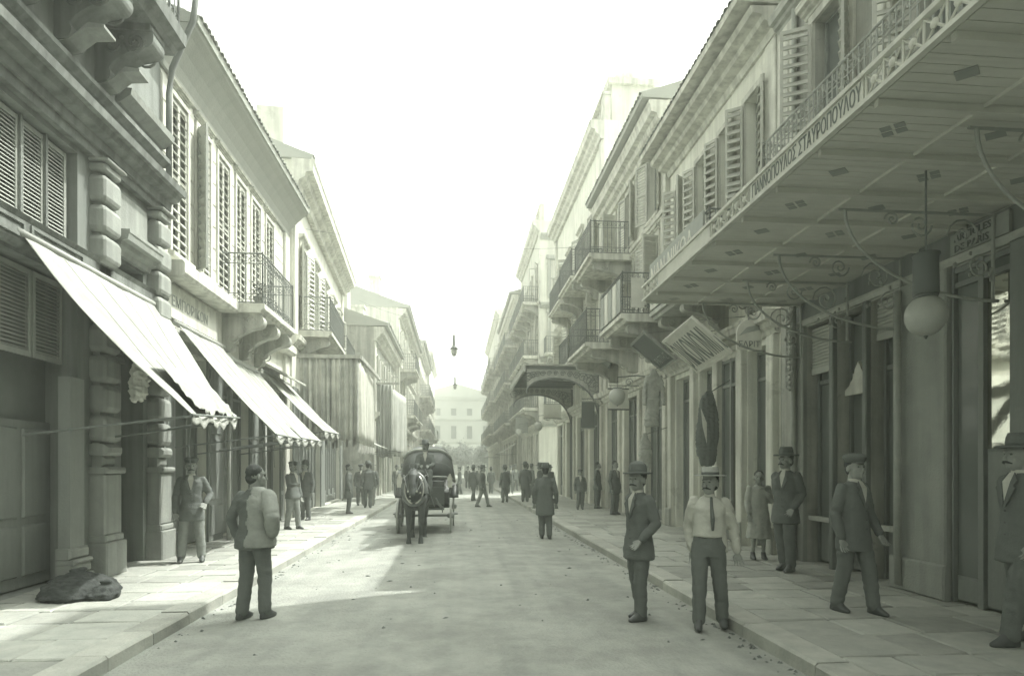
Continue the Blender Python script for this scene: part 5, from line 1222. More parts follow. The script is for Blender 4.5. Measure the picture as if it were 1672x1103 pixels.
def person(label, loc, face, h=1.72, top='coat', legs=m_cloth1, topm=m_cloth0, hat=None, hatm=None, armL=None, armR=None, footL=(0.10, 0.0), footR=(-0.10, 0.0), turn=0.0, lean=0.0, fine=True, group='people in the street', tie=False, cat='person', shirt=m_cloth3, seat=None, beard=True, z=None, apron=None, build_=1.0, vest=None):
    """local: feet at origin, facing -Y; +X is the person's left hand"""
    s = h/1.75
    t = thing('person', label, cat, (loc[0], loc[1], loc[2]), R(face), group)
    ln = lambda zz: lean*max(0, zz-0.9*s)            # forward lean (towards -Y)
    sway = random.uniform(0.012, 0.03)*random.choice((-1, 1)) if not seat else 0.0
    if not turn: turn = random.uniform(-18, 18)
    def J(x, y, zz): return Vector((x*s+sway*max(0.0, 1-abs(zz-0.95)/0.95), y*s-ln(zz*s), zz*s))
    hipz, kz = 0.92, 0.50
    if seat:
        hip = {1: J(0.10, 0.0, seat), -1: J(-0.10, 0.0, seat)}
        knee = {1: J(0.14, -0.42, seat+0.04), -1: J(-0.14, -0.42, seat+0.02)}
        ank = {1: J(0.14, -0.50, seat-0.36), -1: J(-0.14, -0.48, seat-0.36)}
        dz = seat-hipz
    else:
        dz = 0.0
        hip = {1: J(0.09, 0, hipz), -1: J(-0.09, 0, hipz)}
        fL, fR = footL, footR
        ank = {1: J(fL[0], fL[1]+0.03, 0.09), -1: J(fR[0], fR[1]+0.03, 0.09)}
        knee = {k: Vector(((hip[k].x+ank[k].x)/2, (hip[k].y+ank[k].y)/2-0.035*s, kz*s)) for k in (1, -1)}
    def T(x, y, zz): return J(x, y, zz+dz)
    sh = {1: T(0.165*build_, 0.01, 1.405), -1: T(-0.165*build_, 0.01, 1.405)}
    arms = {1: armL or ((0.08, 0.02, -0.30), (0.08, -0.06, -0.56)), -1: armR or ((-0.08, 0.02, -0.30), (-0.08, -0.06, -0.56))}
    el = {k: sh[k]+Vector(arms[k][0])*s for k in (1, -1)}; wr = {k: sh[k]+Vector(arms[k][1])*s for k in (1, -1)}
    vox = 0.0075 if fine else 0.018; cvx = 0.0135 if fine else 0.020
    b = MB()                                             # the body: one continuous skin
    hc = T(0, -0.015, 1.622); s0 = s;  ca, sa = math.cos(R(turn)), math.sin(R(turn))
    def H(x, y, zz): return Vector((hc.x+(x*ca-y*sa)*s0*1.09, hc.y+(x*sa+y*ca)*s0*1.09, hc.z+zz*s0*1.09))
    s = s0*1.09
    b.ball(H(0, 0.012, 0.03), 0.078*s, 0.096*s, 0.092*s, 14, 10); b.ball(H(0, -0.03, -0.045), 0.058*s, 0.062*s, 0.078*s, 12, 9)
    b.ball(H(0, -0.072, -0.085), 0.028*s, 0.022*s, 0.024*s, 8, 6)
    b.tube([H(0, -0.088, 0.018), H(0, -0.106, -0.012), H(0, -0.112, -0.028), H(0, -0.092, -0.038)], [0.008*s, 0.012*s, 0.016*s, 0.012*s], 7)
    b.tube([H(-0.045, -0.078, 0.032), H(0, -0.09, 0.030), H(0.045, -0.078, 0.032)], 0.012*s, 6)
    b.tube([H(-0.022, -0.082, -0.062), H(0, -0.09, -0.060), H(0.022, -0.082, -0.062)], 0.009*s, 6)
    for k in (1, -1): b.ball(H(k*0.080, 0.01, -0.012), 0.012*s, 0.022*s, 0.034*s, 7, 6); b.ball(H(k*0.046, -0.052, -0.028), 0.02*s, 0.022*s, 0.026*s, 7, 6)
    s = s0
    limb(b, [T(0, 0.015, 1.45), hc+Vector((0, 0.02*s, -0.05*s))], [0.058*s, 0.052*s])
    tr = [(0.0, 0, 0.90, 0.135, 0.095), (0, 0, 1.0, 0.135, 0.095), (0, 0, 1.12, 0.125, 0.090), (0, 0, 1.25, 0.145, 0.10), (0, 0, 1.36, 0.150, 0.095), (0, 0.005, 1.43, 0.105, 0.065), (0, 0.01, 1.48, 0.06, 0.05)]
    b.stack([(*T(x, y, zz), rx*s*build_, ry*s*build_) for x, y, zz, rx, ry in tr])
    for k in (1, -1):
        limb(b, [hip[k], knee[k], ank[k]], [0.075*s, 0.050*s, 0.034*s]); limb(b, [ank[k], ank[k]+Vector((0.01*k*s, -0.10*s, -0.045*s))], [0.036*s, 0.03*s])
        limb(b, [sh[k], el[k], wr[k]], [0.050*s, 0.038*s, 0.025*s]); hand(b, wr[k], el[k], s, 0.55, side=k)
    remesh(b, 'body', m_skin, t, voxel=vox, smooth=2 if fine else 1)
    ey = MB()
    for k in (1, -1):
        e = MB().ball(H(k*0.031, -0.079, 0.012), 0.011*s, 0.008*s, 0.008*s, 8, 6); e.build('eye', m_eye, t, local=True, smooth=True)
    s = s0*1.09; hr = MB(); hr.ball(H(0, 0.026, 0.045), 0.083*s, 0.094*s, 0.088*s, 14, 10); hr.ball(H(0, 0.055, -0.02), 0.066*s, 0.056*s, 0.066*s, 12, 8)
    remesh(hr, 'hair', m_hair, t, voxel=0.011, smooth=1, wrinkle=0.004, wscale=40)
    if beard: 
        mo = MB(); mo.tube([H(-0.045, -0.080, -0.062), H(-0.02, -0.104, -0.050), H(0.0, -0.110, -0.046), H(0.02, -0.104, -0.050), H(0.045, -0.080, -0.062)], [0.004*s, 0.010*s, 0.009*s, 0.010*s, 0.004*s], 6); mo.build('moustache', m_hair, t, local=True, smooth=True)
    s = s0
    # shoes
    for k in (1, -1):
        a = ank[k]; q = MB(); q.stack([(a.x+0.008*k, a.y-0.055*s, a.z-0.088*s, 0.046*s, 0.135*s), (a.x+0.008*k, a.y-0.055*s, a.z-0.055*s, 0.048*s, 0.135*s), (a.x+0.004*k, a.y-0.02*s, a.z-0.01*s, 0.042*s, 0.085*s), (a.x, a.y+0.005*s, a.z+0.06*s, 0.044*s, 0.05*s)], n=14)
        remesh(q, 'shoe', m_shoe, t, voxel=0.011, smooth=2)
    wk = 0.008
    if top == 'dress':
        q = MB(); q.stack([(*T(0, 0, zz), rx*s, ry*s) for zz, rx, ry in ((0.42, 0.24, 0.20), (0.60, 0.225, 0.185), (0.80, 0.20, 0.16), (0.98, 0.165, 0.13), (1.10, 0.150, 0.12), (1.25, 0.165, 0.13), (1.38, 0.180, 0.115), (1.46, 0.10, 0.07))], n=20)
        for k in (1, -1): limb(q, [sh[k], el[k], el[k].lerp(wr[k], 0.75)], [0.075*s, 0.062*s, 0.05*s])
        remesh(q, 'dress', topm, t, voxel=cvx, wrinkle=0.012, wscale=9, stretch=(1.6, 1.6, 0.3))
    else:
        q = MB()                                         # trousers
        q.stack([(*T(0, 0.0, zz), rx*s*build_, ry*s*build_) for zz, rx, ry in ((0.80, 0.165, 0.125), (0.90, 0.170, 0.128), (1.0, 0.160, 0.118), (1.06, 0.152, 0.112))], n=18)
        for k in (1, -1): limb(q, [hip[k]+Vector((0, 0, -0.02)), knee[k], ank[k]+Vector((0, -0.005, 0.0))], [0.105*s, 0.082*s, 0.072*s], 12)
        remesh(q, 'trousers', legs, t, voxel=cvx, wrinkle=wk, wscale=10, stretch=(0.55, 0.55, 1.5))
        hem = {'coat': 0.70, 'jacket': 0.80, 'shirt': 1.02, 'vest': 0.96, 'frock': 0.56}[top]
        q = MB(); fl = 1.0 if top in ('shirt', 'vest') else 1.18
        rg = [(hem, 0.172*fl, 0.135*fl), (hem+0.10, 0.172*fl, 0.132*fl), (max(hem+0.12, 1.02), 0.165, 0.125), (1.14, 0.158, 0.122), (1.26, 0.172, 0.132), (1.35, 0.180, 0.124), (1.42, 0.140, 0.092), (1.475, 0.080, 0.066)]
        rg = [r_ for i, r_ in enumerate(rg) if i == 0 or r_[0] > rg[i-1][0]]
        if seat: rg = [(max(zz, 0.90), rx, ry) for zz, rx, ry in rg]
        q.stack([(*T(0, 0.0, zz), rx*s*build_, ry*s*build_) for zz, rx, ry in rg], n=20)
        cuff = 0.93
        sl = topm if top != 'vest' else None
        if top != 'vest':
            for k in (1, -1): limb(q, [sh[k]+Vector((0, 0, -0.012*s)), el[k], el[k].lerp(wr[k], cuff)], [0.068*s, 0.060*s, 0.050*s], 12)
        nm = {'coat': 'coat', 'frock': 'coat', 'jacket': 'jacket', 'shirt': 'shirt', 'vest': 'waistcoat'}[top]
        remesh(q, nm, topm, t, voxel=cvx, wrinkle=wk, wscale=9, stretch=(0.7, 0.7, 1.3))
        if top == 'vest':
            q = MB()
            for k in (1, -1): limb(q, [sh[k]+Vector((-0.03*k*s, 0, 0.0)), el[k], el[k].lerp(wr[k], 0.96)], [0.072*s, 0.064*s, 0.052*s], 12)
            q.stack([(*T(0, 0.0, zz), rx*s, ry*s) for zz, rx, ry in ((1.30, 0.160, 0.118), (1.39, 0.165, 0.105), (1.45, 0.10, 0.072))], n=18)
            remesh(q, 'shirt', shirt, t, voxel=cvx, wrinkle=0.010, wscale=10)
        # collar and shirt front
        c_ = MB(); c_.stack([(*(T(0, -0.005, zz)), rx*s, ry*s) for zz, rx, ry in ((1.46, 0.064, 0.062), (1.48, 0.061, 0.062), (1.502, 0.058, 0.061))], n=14); c_.build('collar', shirt, t, local=True, smooth=True)
        if top in ('coat', 'jacket', 'frock'):
            f_ = MB(); yy = lambda zz, d: T(0, -d, zz).y
            f_.add([(-0.035*s, yy(1.475, 0.066), (1.475+dz)*s), (0.035*s, yy(1.475, 0.066), (1.475+dz)*s), (0.05*s, yy(1.40, 0.116), (1.40+dz)*s), (0.0, yy(1.22, 0.142), (1.22+dz)*s), (-0.05*s, yy(1.40, 0.116), (1.40+dz)*s)], [(0, 1, 2, 3, 4)]); f_.build('shirt_front', shirt, t, local=True, solid=0.012)
            if fine:
                for k in (1, -1):
                    l_ = MB(); l_.add([(k*0.030*s, yy(1.475, 0.074), (1.478+dz)*s), (k*0.085*s, yy(1.41, 0.112), (1.415+dz)*s), (k*0.075*s, yy(1.36, 0.134), (1.37+dz)*s), (k*0.096*s, yy(1.34, 0.134), (1.345+dz)*s), (k*0.012*s, yy(1.18, 0.150), (1.18+dz)*s), (k*0.004*s, yy(1.21, 0.150), (1.22+dz)*s), (k*0.046*s, yy(1.40, 0.128), (1.40+dz)*s)], [(0, 1, 2, 3, 4, 5, 6)]); l_.build('lapel', topm, t, local=True, solid=0.012)
                for zz in (1.15, 1.05, 0.95): MB().ball((0.012*s, yy(zz, 0.150), (zz+dz)*s), 0.010*s, 0.006*s, 0.010*s, 7, 5).build('button', m_eye, t, local=True, smooth=True)
        if tie:
            f_ = MB(); f_.tube([(0, T(0, -0.082, 1.465).y, (1.465+dz)*s), (0, T(0, -0.14, 1.36).y, (1.36+dz)*s), (0.01, T(0, -0.152, 1.22).y, (1.22+dz)*s), (0.01, T(0, -0.148, 1.10).y, (1.10+dz)*s)], [0.016*s, 0.018*s, 0.026*s, 0.012*s], 6); f_.build('necktie', m_cloth1, t, local=True, smooth=True)
    if hat:
        s = s0*1.07; hm_ = hatm or m_cloth0; q = MB(); o = H(0, 0.008, 0.075)
        prof = {'bowler': [(0.150, -0.012), (0.158, 0.0), (0.150, 0.006), (0.098, 0.004), (0.095, 0.05), (0.086, 0.09), (0.062, 0.118), (0.02, 0.13)],
                'boater': [(0.172, 0.000), (0.174, 0.006), (0.170, 0.012), (0.094, 0.012), (0.093, 0.09), (0.086, 0.098), (0.01, 0.098)],
                'cap': [(0.090, -0.02), (0.112, 0.03), (0.110, 0.055), (0.07, 0.075), (0.01, 0.08)],
                'felt': [(0.165, -0.014), (0.170, -0.002), (0.155, 0.006), (0.096, 0.006), (0.092, 0.07), (0.078, 0.11), (0.05, 0.105), (0.01, 0.10)],
                'tall': [(0.135, 0.002), (0.142, 0.012), (0.132, 0.016), (0.090, 0.012), (0.086, 0.10), (0.090, 0.135), (0.085, 0.142), (0.01, 0.142)]}[hat]
        q.stack([(o.x, o.y, o.z+zz*s, r_*0.94*s, r_*1.08*s) for r_, zz in prof], n=24, pw=2.0)
        ho_ = q.build('hat', hm_, t, local=True, smooth=True)
        if hat != 'cap': MB().stack([(o.x, o.y, o.z+zz*s, r_*0.955*s, r_*1.10*s) for r_, zz in ((0.0945, 0.012), (0.0955, 0.016), (0.0950, 0.038), (0.094, 0.042))], n=24, pw=2.0).build('hat_band', m_cloth0, ho_, local=True, smooth=True)
        else: 
            v_ = MB(); v_.stack([(H(0, -0.10, 0.052).x, H(0, -0.10, 0.052).y, H(0, 0, 0.052).z, 0.062*s, 0.05*s), (H(0, -0.10, 0.06).x, H(0, -0.10, 0.06).y, H(0, 0, 0.060).z, 0.062*s, 0.05*s)], n=14); v_.build('visor', m_leath, ho_, local=True, smooth=True)
    t['_w'] = 1; del t['_w']
    s = s0
    return t, dict(sh=sh, el=el, wr=wr, hip=hip, s=s, T=T, H=H)
PZ = 0.132
# foreground left: man with coat slung on one shoulder, looking up the street
p, k = person('bareheaded man in dark jacket with grey coat slung on one shoulder by left kerb', (-2.22, 7.05, 0.02), 158, 1.70, top='jacket', topm=m_cloth0, legs=m_cloth1, beard=False, armL=((0.10, 0.06, -0.27), (0.05, -0.02, -0.52)), armR=((-0.13, 0.10, -0.25), (-0.03, -0.02, -0.42)), footL=(0.12, 0.06), footR=(-0.10, -0.05), turn=-25, build_=1.12)
jk = [c for c in p.children if c.name.startswith('jacket')][0].data      # the coat slung over his right side follows the jacket, a layer outside it
cv_, cf_ = {}, []; pts_ = []
for f_ in jk.polygons:
    c_ = f_.center
    if c_.x < -0.012+0.012*math.sin(c_.z*31)+0.02*(1.2-c_.z) and c_.z > 0.80:
        ids = []
        for vi in f_.vertices:
            if vi not in cv_:
                v_ = jk.vertices[vi]; cv_[vi] = len(pts_)
                pts_.append(v_.co+v_.normal*(0.020+0.012*noise.noise(Vector((v_.co.x*9, v_.co.y*9, v_.co.z*5)))))
            ids.append(cv_[vi])
        cf_.append(tuple(ids))
q = MB(); q.v = pts_; q.f = cf_; q.build('slung_coat', m_cloth5, p, smooth=True, local=True, solid=0.012)
# foreground right
person('man in dark bowler hat and long dark coat standing in the road by right kerb', (2.02, 6.62, 0.02), -68, 1.66, top='coat', topm=m_cloth0, legs=m_cloth0, hat='bowler', armL=((0.08, 0.05, -0.28), (0.02, -0.12, -0.46)), armR=((-0.09, 0.14, -0.27), (-0.02, 0.06, -0.50)), footL=(0.07, -0.06), footR=(-0.08, 0.07), lean=0.02)
p, k = person('man in straw boater, open pale jacket and tie with dark trousers at right kerb', (2.66, 6.22, 0.02), -18, 1.63, top='shirt', topm=m_cloth3, legs=m_cloth1, hat='boater', hatm=m_straw, tie=True, armL=((0.10, 0.08, -0.28), (0.14, 0.05, -0.56)), armR=((-0.06, 0.12, -0.28), (-0.02, 0.06, -0.54)), footL=(0.14, 0.06), footR=(-0.13, -0.10), turn=-30)
q = MB(); s = k['s']      # open jacket: back and sides, hanging clear of the shirt front
q.stack([(0, 0.050*s, zz*s, rx*s, ry*s) for zz, rx, ry in ((0.84, 0.200, 0.125), (0.98, 0.188, 0.125), (1.14, 0.175, 0.120), (1.28, 0.186, 0.120), (1.38, 0.176, 0.100), (1.44, 0.10, 0.07))], n=20)
for m_ in (1, -1): limb(q, [k['sh'][m_], k['el'][m_], k['el'][m_].lerp(k['wr'][m_], 0.92)], [0.070*s, 0.060*s, 0.050*s])
remesh(q, 'open_jacket', m_cloth3, p, voxel=0.012, wrinkle=0.012, wscale=9)
person('girl in pale belted dress standing beside tall man at shop pilaster', (5.12, 10.0, PZ), -10, 1.50, top='dress', topm=m_cloth4, legs=m_cloth1, armL=((0.05, -0.04, -0.24), (-0.04, -0.16, -0.06)), armR=((-0.05, 0.02, -0.28), (-0.05, -0.08, -0.52)), beard=False)
person('tall man in black coat and felt hat with back to shop by canopy column', (4.98, 8.85, PZ), -60, 1.80, top='coat', topm=m_cloth0, legs=m_cloth0, hat='felt', armL=((0.05, 0.06, -0.28), (0.0, -0.10, -0.48)), armR=((-0.06, 0.10, -0.27), (0.04, 0.16, -0.46)), footL=(0.08, -0.05), footR=(-0.08, 0.04))
person('man in charcoal coat and dark cap walking on pavement below the canopy', (4.28, 6.25, PZ), 15, 1.68, top='coat', topm=m_cloth0, legs=m_cloth0, hat='cap', armL=((0.08, 0.0, -0.28), (0.10, -0.12, -0.52)), footL=(0.13, -0.16), footR=(-0.10, 0.12), beard=False)
person('man in black suit striding past plate glass window below globe lamp', (5.0, 5.02, PZ), -92, 1.80, top='coat', topm=m_cloth0, legs=m_cloth0, hat='felt', armL=((0.06, 0.02, -0.28), (0.05, -0.10, -0.52)), armR=((-0.07, 0.10, -0.27), (-0.08, 0.10, -0.54)), footL=(0.09, -0.20), footR=(-0.09, 0.20), turn=-8)
# left pavement
person('man in dark coat and pale trousers standing under ragged white awning', (-4.38, 10.6, PZ), 20, 1.70, top='coat', topm=m_cloth0, legs=m_cloth2, hat='cap', footL=(0.16, -0.03), footR=(-0.16, 0.02), armL=((0.12, 0.0, -0.26), (0.05, -0.14, -0.40)))
person('man in grey jacket carrying coat on arm beside slim iron post', (-4.1, 15.9, PZ), 60, 1.68, top='jacket', topm=m_cloth1, legs=m_cloth2, hat='cap', armR=((-0.05, -0.08, -0.26), (-0.02, -0.30, -0.24)), footL=(0.08, -0.12), footR=(-0.08, 0.12), fine=False)
person('man in dark suit at far end of pale house below steep awning', (-4.45, 18.6, PZ), -20, 1.70, top='coat', topm=m_cloth0, legs=m_cloth1, hat='bowler', fine=False)
person('man in black coat walking away past the curtained booth', (-3.6, 26.8, PZ), 175, 1.70, top='coat', topm=m_cloth0, legs=m_cloth0, hat='felt', footL=(0.09, -0.18), footR=(-0.09, 0.16), fine=False)
person('figure in dark apron coat at mouth of striped curtain booth', (-3.6, 21.0, PZ), 100, 1.66, top='frock', topm=m_cloth1, legs=m_cloth1, fine=False)
# road, beyond
person('stout man in black overcoat with back turned in the road by right kerb', (2.10, 14.3, 0.02), 170, 1.72, top='frock', topm=m_cloth0, legs=m_cloth1, hat='felt', footL=(0.09, -0.05), footR=(-0.09, 0.04), fine=False, build_=1.12)
person('man in grey suit crossing the road beyond the carriage', (1.1, 25.6, 0.03), 80, 1.70, top='coat', topm=m_cloth1, legs=m_cloth2, hat='felt', footL=(0.09, -0.25), footR=(-0.09, 0.22), fine=False)
person('man in black crossing the sunlit side street opening', (0.85, 30.5, 0.03), 140, 1.70, top='coat', topm=m_cloth0, legs=m_cloth0, hat='bowler', footL=(0.09, -0.2), footR=(-0.09, 0.2), fine=False)
person('man in dark suit beside another near sunlit side street', (2.3, 29.0, 0.03), 200, 1.72, top='coat', topm=m_cloth0, legs=m_cloth1, hat='bowler', fine=False)
person('man in grey coat with his back to the iron porch', (3.5, 25.5, PZ), -120, 1.70, top='coat', topm=m_cloth1, legs=m_cloth0, hat='felt', fine=False)
person('man in black coat under the iron porch', (3.1, 27.5, PZ), 160, 1.74, top='frock', topm=m_cloth0, legs=m_cloth0, hat='bowler', fine=False)
person('woman in dark dress under the iron porch roof', (4.3, 28.0, PZ), 10, 1.62, top='dress', topm=m_cloth1, legs=m_cloth1, beard=False, fine=False, hat='felt')
person('boy in dark suit and cap standing before the cream house', (4.55, 22.3, PZ), 0, 1.45, top='jacket', topm=m_cloth1, legs=m_cloth1, hat='cap', fine=False, beard=False)
person('man in black suit leaning at pilaster of the cream house', (5.35, 22.9, PZ), 60, 1.74, top='coat', topm=m_cloth0, legs=m_cloth0, fine=False)
person('man in black suit and white collar at shop pilaster behind bowler hatted man', (5.2, 19.8, PZ), 40, 1.76, top='coat', topm=m_cloth0, legs=m_cloth0, fine=False)
person('woman in pale dress and wide dark hat outside garment shop', (4.95, 16.6, PZ), 100, 1.64, top='dress', topm=m_cloth4, legs=m_cloth1, hat='felt', beard=False, fine=False)
person('man in charcoal suit walking far up left pavement', (-3.3, 38, PZ), 170, 1.7, top='coat', topm=m_cloth1, legs=m_cloth1, hat='bowler', fine=False)
person('man in black coat far up the road before the palace trees', (1.6, 44, 0.03), 10, 1.7, top='coat', topm=m_cloth0, legs=m_cloth0, hat='bowler', fine=False)

crowd = [(-3.4, 24.0, 190, 'felt', m_cloth0, 'dark'), (-3.9, 25.6, 20, 'cap', m_cloth1, 'charcoal'), (-2.4, 30.5, 160, 'bowler', m_cloth0, 'dark'), (-3.2, 33.5, 10, 'felt', m_cloth1, 'charcoal'), (-1.6, 34.0, 100, 'bowler', m_cloth0, 'dark'), (0.2, 37.5, -80, 'cap', m_cloth1, 'charcoal'), (-2.6, 41.0, 185, 'bowler', m_cloth0, 'dark'),
         (2.6, 33.0, 30, 'felt', m_cloth0, 'dark'), (3.6, 31.2, 200, 'bowler', m_cloth1, 'charcoal'), (3.2, 36.0, 0, 'cap', m_cloth0, 'dark'), (4.2, 34.0, 120, 'felt', m_cloth1, 'charcoal'), (2.2, 39.0, 170, 'bowler', m_cloth0, 'dark'), (3.9, 40.5, 20, 'bowler', m_cloth0, 'dark'), (0.9, 48, 15, 'felt', m_cloth1, 'charcoal'), (-1.2, 52, 175, 'bowler', m_cloth0, 'dark')]
for x, y, f, hh, mm, cn in crowd:
    person('distant %s suited passer-by in %s hat up the street beyond the carriage' % (cn, {'felt': 'brimmed', 'cap': 'peaked', 'bowler': 'bowler'}[hh]), (x, y, PZ if abs(x) > 2.9 else 0.03), f, random.uniform(1.62, 1.76), top='coat', topm=mm, legs=mm, hat=hh, fine=False, footL=(0.09, -0.12), footR=(-0.09, 0.12), group='distant passers-by')

# ================================================================== carriage and horse, coming towards us
CX, CY = -0.80, 15.7          # carriage front axle
cg = thing('carriage', 'dark hooded horse carriage coming down the middle of the street', 'carriage', (CX, CY, 0.03))
def wheel(x, y, r, parent):
    o = MB(); n = 28
    ring = lambda rr, xx: [(x+xx, y+rr*math.cos(2*math.pi*i/n), r+rr*math.sin(2*math.pi*i/n)) for i in range(n)]
    a, b, c, d = ring(r-0.012, -0.022), ring(r-0.012, 0.022), ring(r-0.06, 0.022), ring(r-0.06, -0.022)
    vs = a+b+c+d; fs = []
    for i in range(n):
        j = (i+1) % n
        for p_ in range(4): q_ = (p_+1) % 4; fs.append((p_*n+i, p_*n+j, q_*n+j, q_*n+i))
    o.add(vs, fs); w_ = o.build('wheel', m_paint, parent, local=True)
    o = MB(); a, b, c, d = ring(r, -0.024), ring(r, 0.024), ring(r-0.0125, 0.024), ring(r-0.0125, -0.024); o.add(a+b+c+d, fs); o.build('tyre', m_ironl, w_, local=True)
    for i in range(12):
        g = 2*math.pi*i/12; MB().tube([(x, y+0.05*math.cos(g), r+0.05*math.sin(g)), (x, y+(r-0.055)*math.cos(g), r+(r-0.055)*math.sin(g))], [0.02, 0.014], 6).build('spoke', m_paint, w_, local=True)
    MB().tube([(x-0.09, y, r), (x-0.06, y, r), (x+0.06, y, r), (x+0.09, y, r)], [0.045, 0.065, 0.065, 0.045], 12).build('hub', m_paint, w_, local=True, smooth=True)
    return w_
for x in (-0.66, 0.66): wheel(x, 0.0, 0.44, cg)
for x in (-0.72, 0.72): wheel(x, 1.75, 0.56, cg)
MB().box(-0.66, 0.66, -0.03, 0.03, 0.41, 0.47).build('axle', m_paint, cg, local=True); MB().box(-0.72, 0.72, 1.72, 1.78, 0.53, 0.59).build('axle', m_paint, cg, local=True)
for x in (-0.45, 0.45):
    for y in (0.0, 1.75):
        sp = MB(); z0 = 0.5 if y < 1 else 0.62
        for t in range(3): sp.tube([(x, y-0.45+0.06*t, z0+0.16), (x, y, z0+0.02+0.018*t), (x, y+0.45-0.06*t, z0+0.16)], 0.014, 6)
        sp.build('leaf_spring', m_iron, cg, local=True)
# tub
tb = MB(); tb.extrude([(0.35, 0.72), (0.55, 0.60), (1.2, 0.56), (1.75, 0.66), (2.15, 0.95), (2.2, 1.35), (2.1, 1.38), (1.5, 1.15), (0.95, 1.02), (0.62, 1.02), (0.45, 1.1), (0.36, 1.02)], -0.62, 0.62, 0)
tb.build('carriage_tub', m_coach, cg, local=True, bevel=0.02)
MB().extrude([(1.5, 1.0), (2.08, 1.05), (2.15, 1.55), (2.05, 1.58), (1.95, 1.16), (1.5, 1.14)], -0.5, 0.5, 0).build('rear_seat', m_hood, cg, local=True, bevel=0.02)
MB().box(-0.5, 0.5, 0.1, 0.52, 0.98, 1.32).build('driver_box', m_coach, cg, local=True, bevel=0.02)
MB().extrude([(-0.28, 0.72), (-0.22, 0.72), (-0.30, 1.18), (-0.36, 1.18)], -0.5, 0.5, 0).build('dashboard', m_leath, cg, local=True)
MB().box(-0.48, 0.48, -0.3, 0.2, 0.70, 0.735).build('foot_board', m_coach, cg, local=True)
# raised hood: bows and leather
ang = [8, 34, 60, 88, 112]; hcx, hcy = 1.95, 1.25
def bow(a, inset=0.0):
    r_ = 1.02; pts = []
    for i in range(13):
        t = i/12; x = -0.78+1.56*t; e = 1-abs(2*t-1)**4
        L = r_*(0.02+0.98*e**0.5) if 0 < i < 12 else 0.12
        pts.append((x*(0.97+0.03*e), hcx-L*math.cos(R(a))*1.0, hcy+L*math.sin(R(a))*0.98))
    return pts
bows = [bow(a) for a in ang]
hd_ = MB(); vs = [p for b_ in bows for p in b_]; fs = [(i*13+j, i*13+j+1, (i+1)*13+j+1, (i+1)*13+j) for i in range(len(bows)-1) for j in range(12)]
hd_.add(vs, fs); hd_.build('hood', m_hood, cg, local=True, smooth=True, solid=0.02)
for b_ in bows[:-1]: MB().tube([(x, y-0.004, z-0.02) for x, y, z in b_], 0.018, 6).build('hood_bow', m_leath, cg, local=True)
MB().tube([(x*1.0, y-0.02, z+0.015) for x, y, z in bows[0]], 0.035, 8).build('hood_edge', m_hoodl, cg, local=True, smooth=True)
MB().tube([(x*1.0, y, z+0.03) for x, y, z in bows[2]][1:-1], 0.05, 8).build('hood_edge', m_hoodl, cg, local=True, smooth=True)
for x in (-0.74, 0.74):
    fd = MB(); fd.grid(lambda a, b: (x-0.12+0.24*b, 1.75-0.64*math.cos(R(25+130*a)), 0.56+0.64*math.sin(R(25+130*a))), 14, 2); fd.build('mudguard', m_coach, cg, local=True, smooth=True, solid=0.012)
    lm = MB(); lm.box(x*0.86-0.06, x*0.86+0.06, 0.0, 0.12, 1.15, 1.36); lm.lathe([(0.075, 1.36), (0.04, 1.44), (0.02, 1.5)], c=(x*0.86, 0.06, 0), n=8); lm.build('carriage_lamp', m_brass, cg, local=True)
    MB().tube([(x*0.86, 0.05, 1.0), (x*0.86, 0.05, 1.16)], 0.02, 6).build('lamp_stem', m_iron, cg, local=True)
    MB().box(x-0.10, x+0.10, 0.55, 0.95, 0.42, 0.45).build('step', m_iron, cg, local=True)
for x in (-0.36, 0.36): MB().tube([(x*1.3, -0.1, 0.62), (x, -0.7, 0.78), (x, -2.2, 0.98)], [0.035, 0.03, 0.022], 8).build('shaft', m_paint, cg, local=True, smooth=True)
MB().tube([(-0.5, -0.15, 0.62), (0.5, -0.15, 0.62)], 0.03, 8).build('splinter_bar', m_paint, cg, local=True)
# horse
hs = thing('horse', 'dark harnessed horse with bright bridle pulling the hooded carriage', 'horse', (CX-0.10, CY-1.75, 0.03))
b = MB()     # local: head towards -Y
Hh = 1.46
for (y, z, rx, rz) in (): pass
def ringY(y, z, rx, rz): return [(rx*math.cos(2*math.pi*i/16), y, z+rz*math.sin(2*math.pi*i/16)) for i in range(16)]
tr = [(1.05, 1.16, 0.10, 0.14), (0.95, 1.14, 0.22, 0.26), (0.72, 1.12, 0.28, 0.31), (0.35, 1.05, 0.30, 0.32), (0.0, 1.04, 0.29, 0.33), (-0.30, 1.07, 0.26, 0.34), (-0.52, 1.10, 0.22, 0.31), (-0.68, 1.12, 0.14, 0.2)]
vs = [p_ for r_ in tr for p_ in ringY(*r_)]; fs = [(i*16+j, i*16+(j+1) % 16, (i+1)*16+(j+1) % 16, (i+1)*16+j) for i in range(len(tr)-1) for j in range(16)]+[tuple(range(16))[::-1], tuple(range(len(vs)-16, len(vs)))]
b.add(vs, fs)
b.tube([(0, -0.42, 1.12), (0, -0.68, 1.28), (0, -0.92, 1.46), (0, -1.00, 1.54)], [0.25, 0.19, 0.13, 0.10], 14)
HD = lambda x, y, z: (x, y-0.10, z-0.20)
b.tube([HD(0, -0.86, 1.76), HD(0, -0.98, 1.66), HD(0, -1.08, 1.48), HD(0, -1.13, 1.36), HD(0, -1.15, 1.29)], [0.095, 0.105, 0.078, 0.062, 0.056], 14)
b.ball(HD(0, -0.92, 1.60), 0.075, 0.10, 0.10)
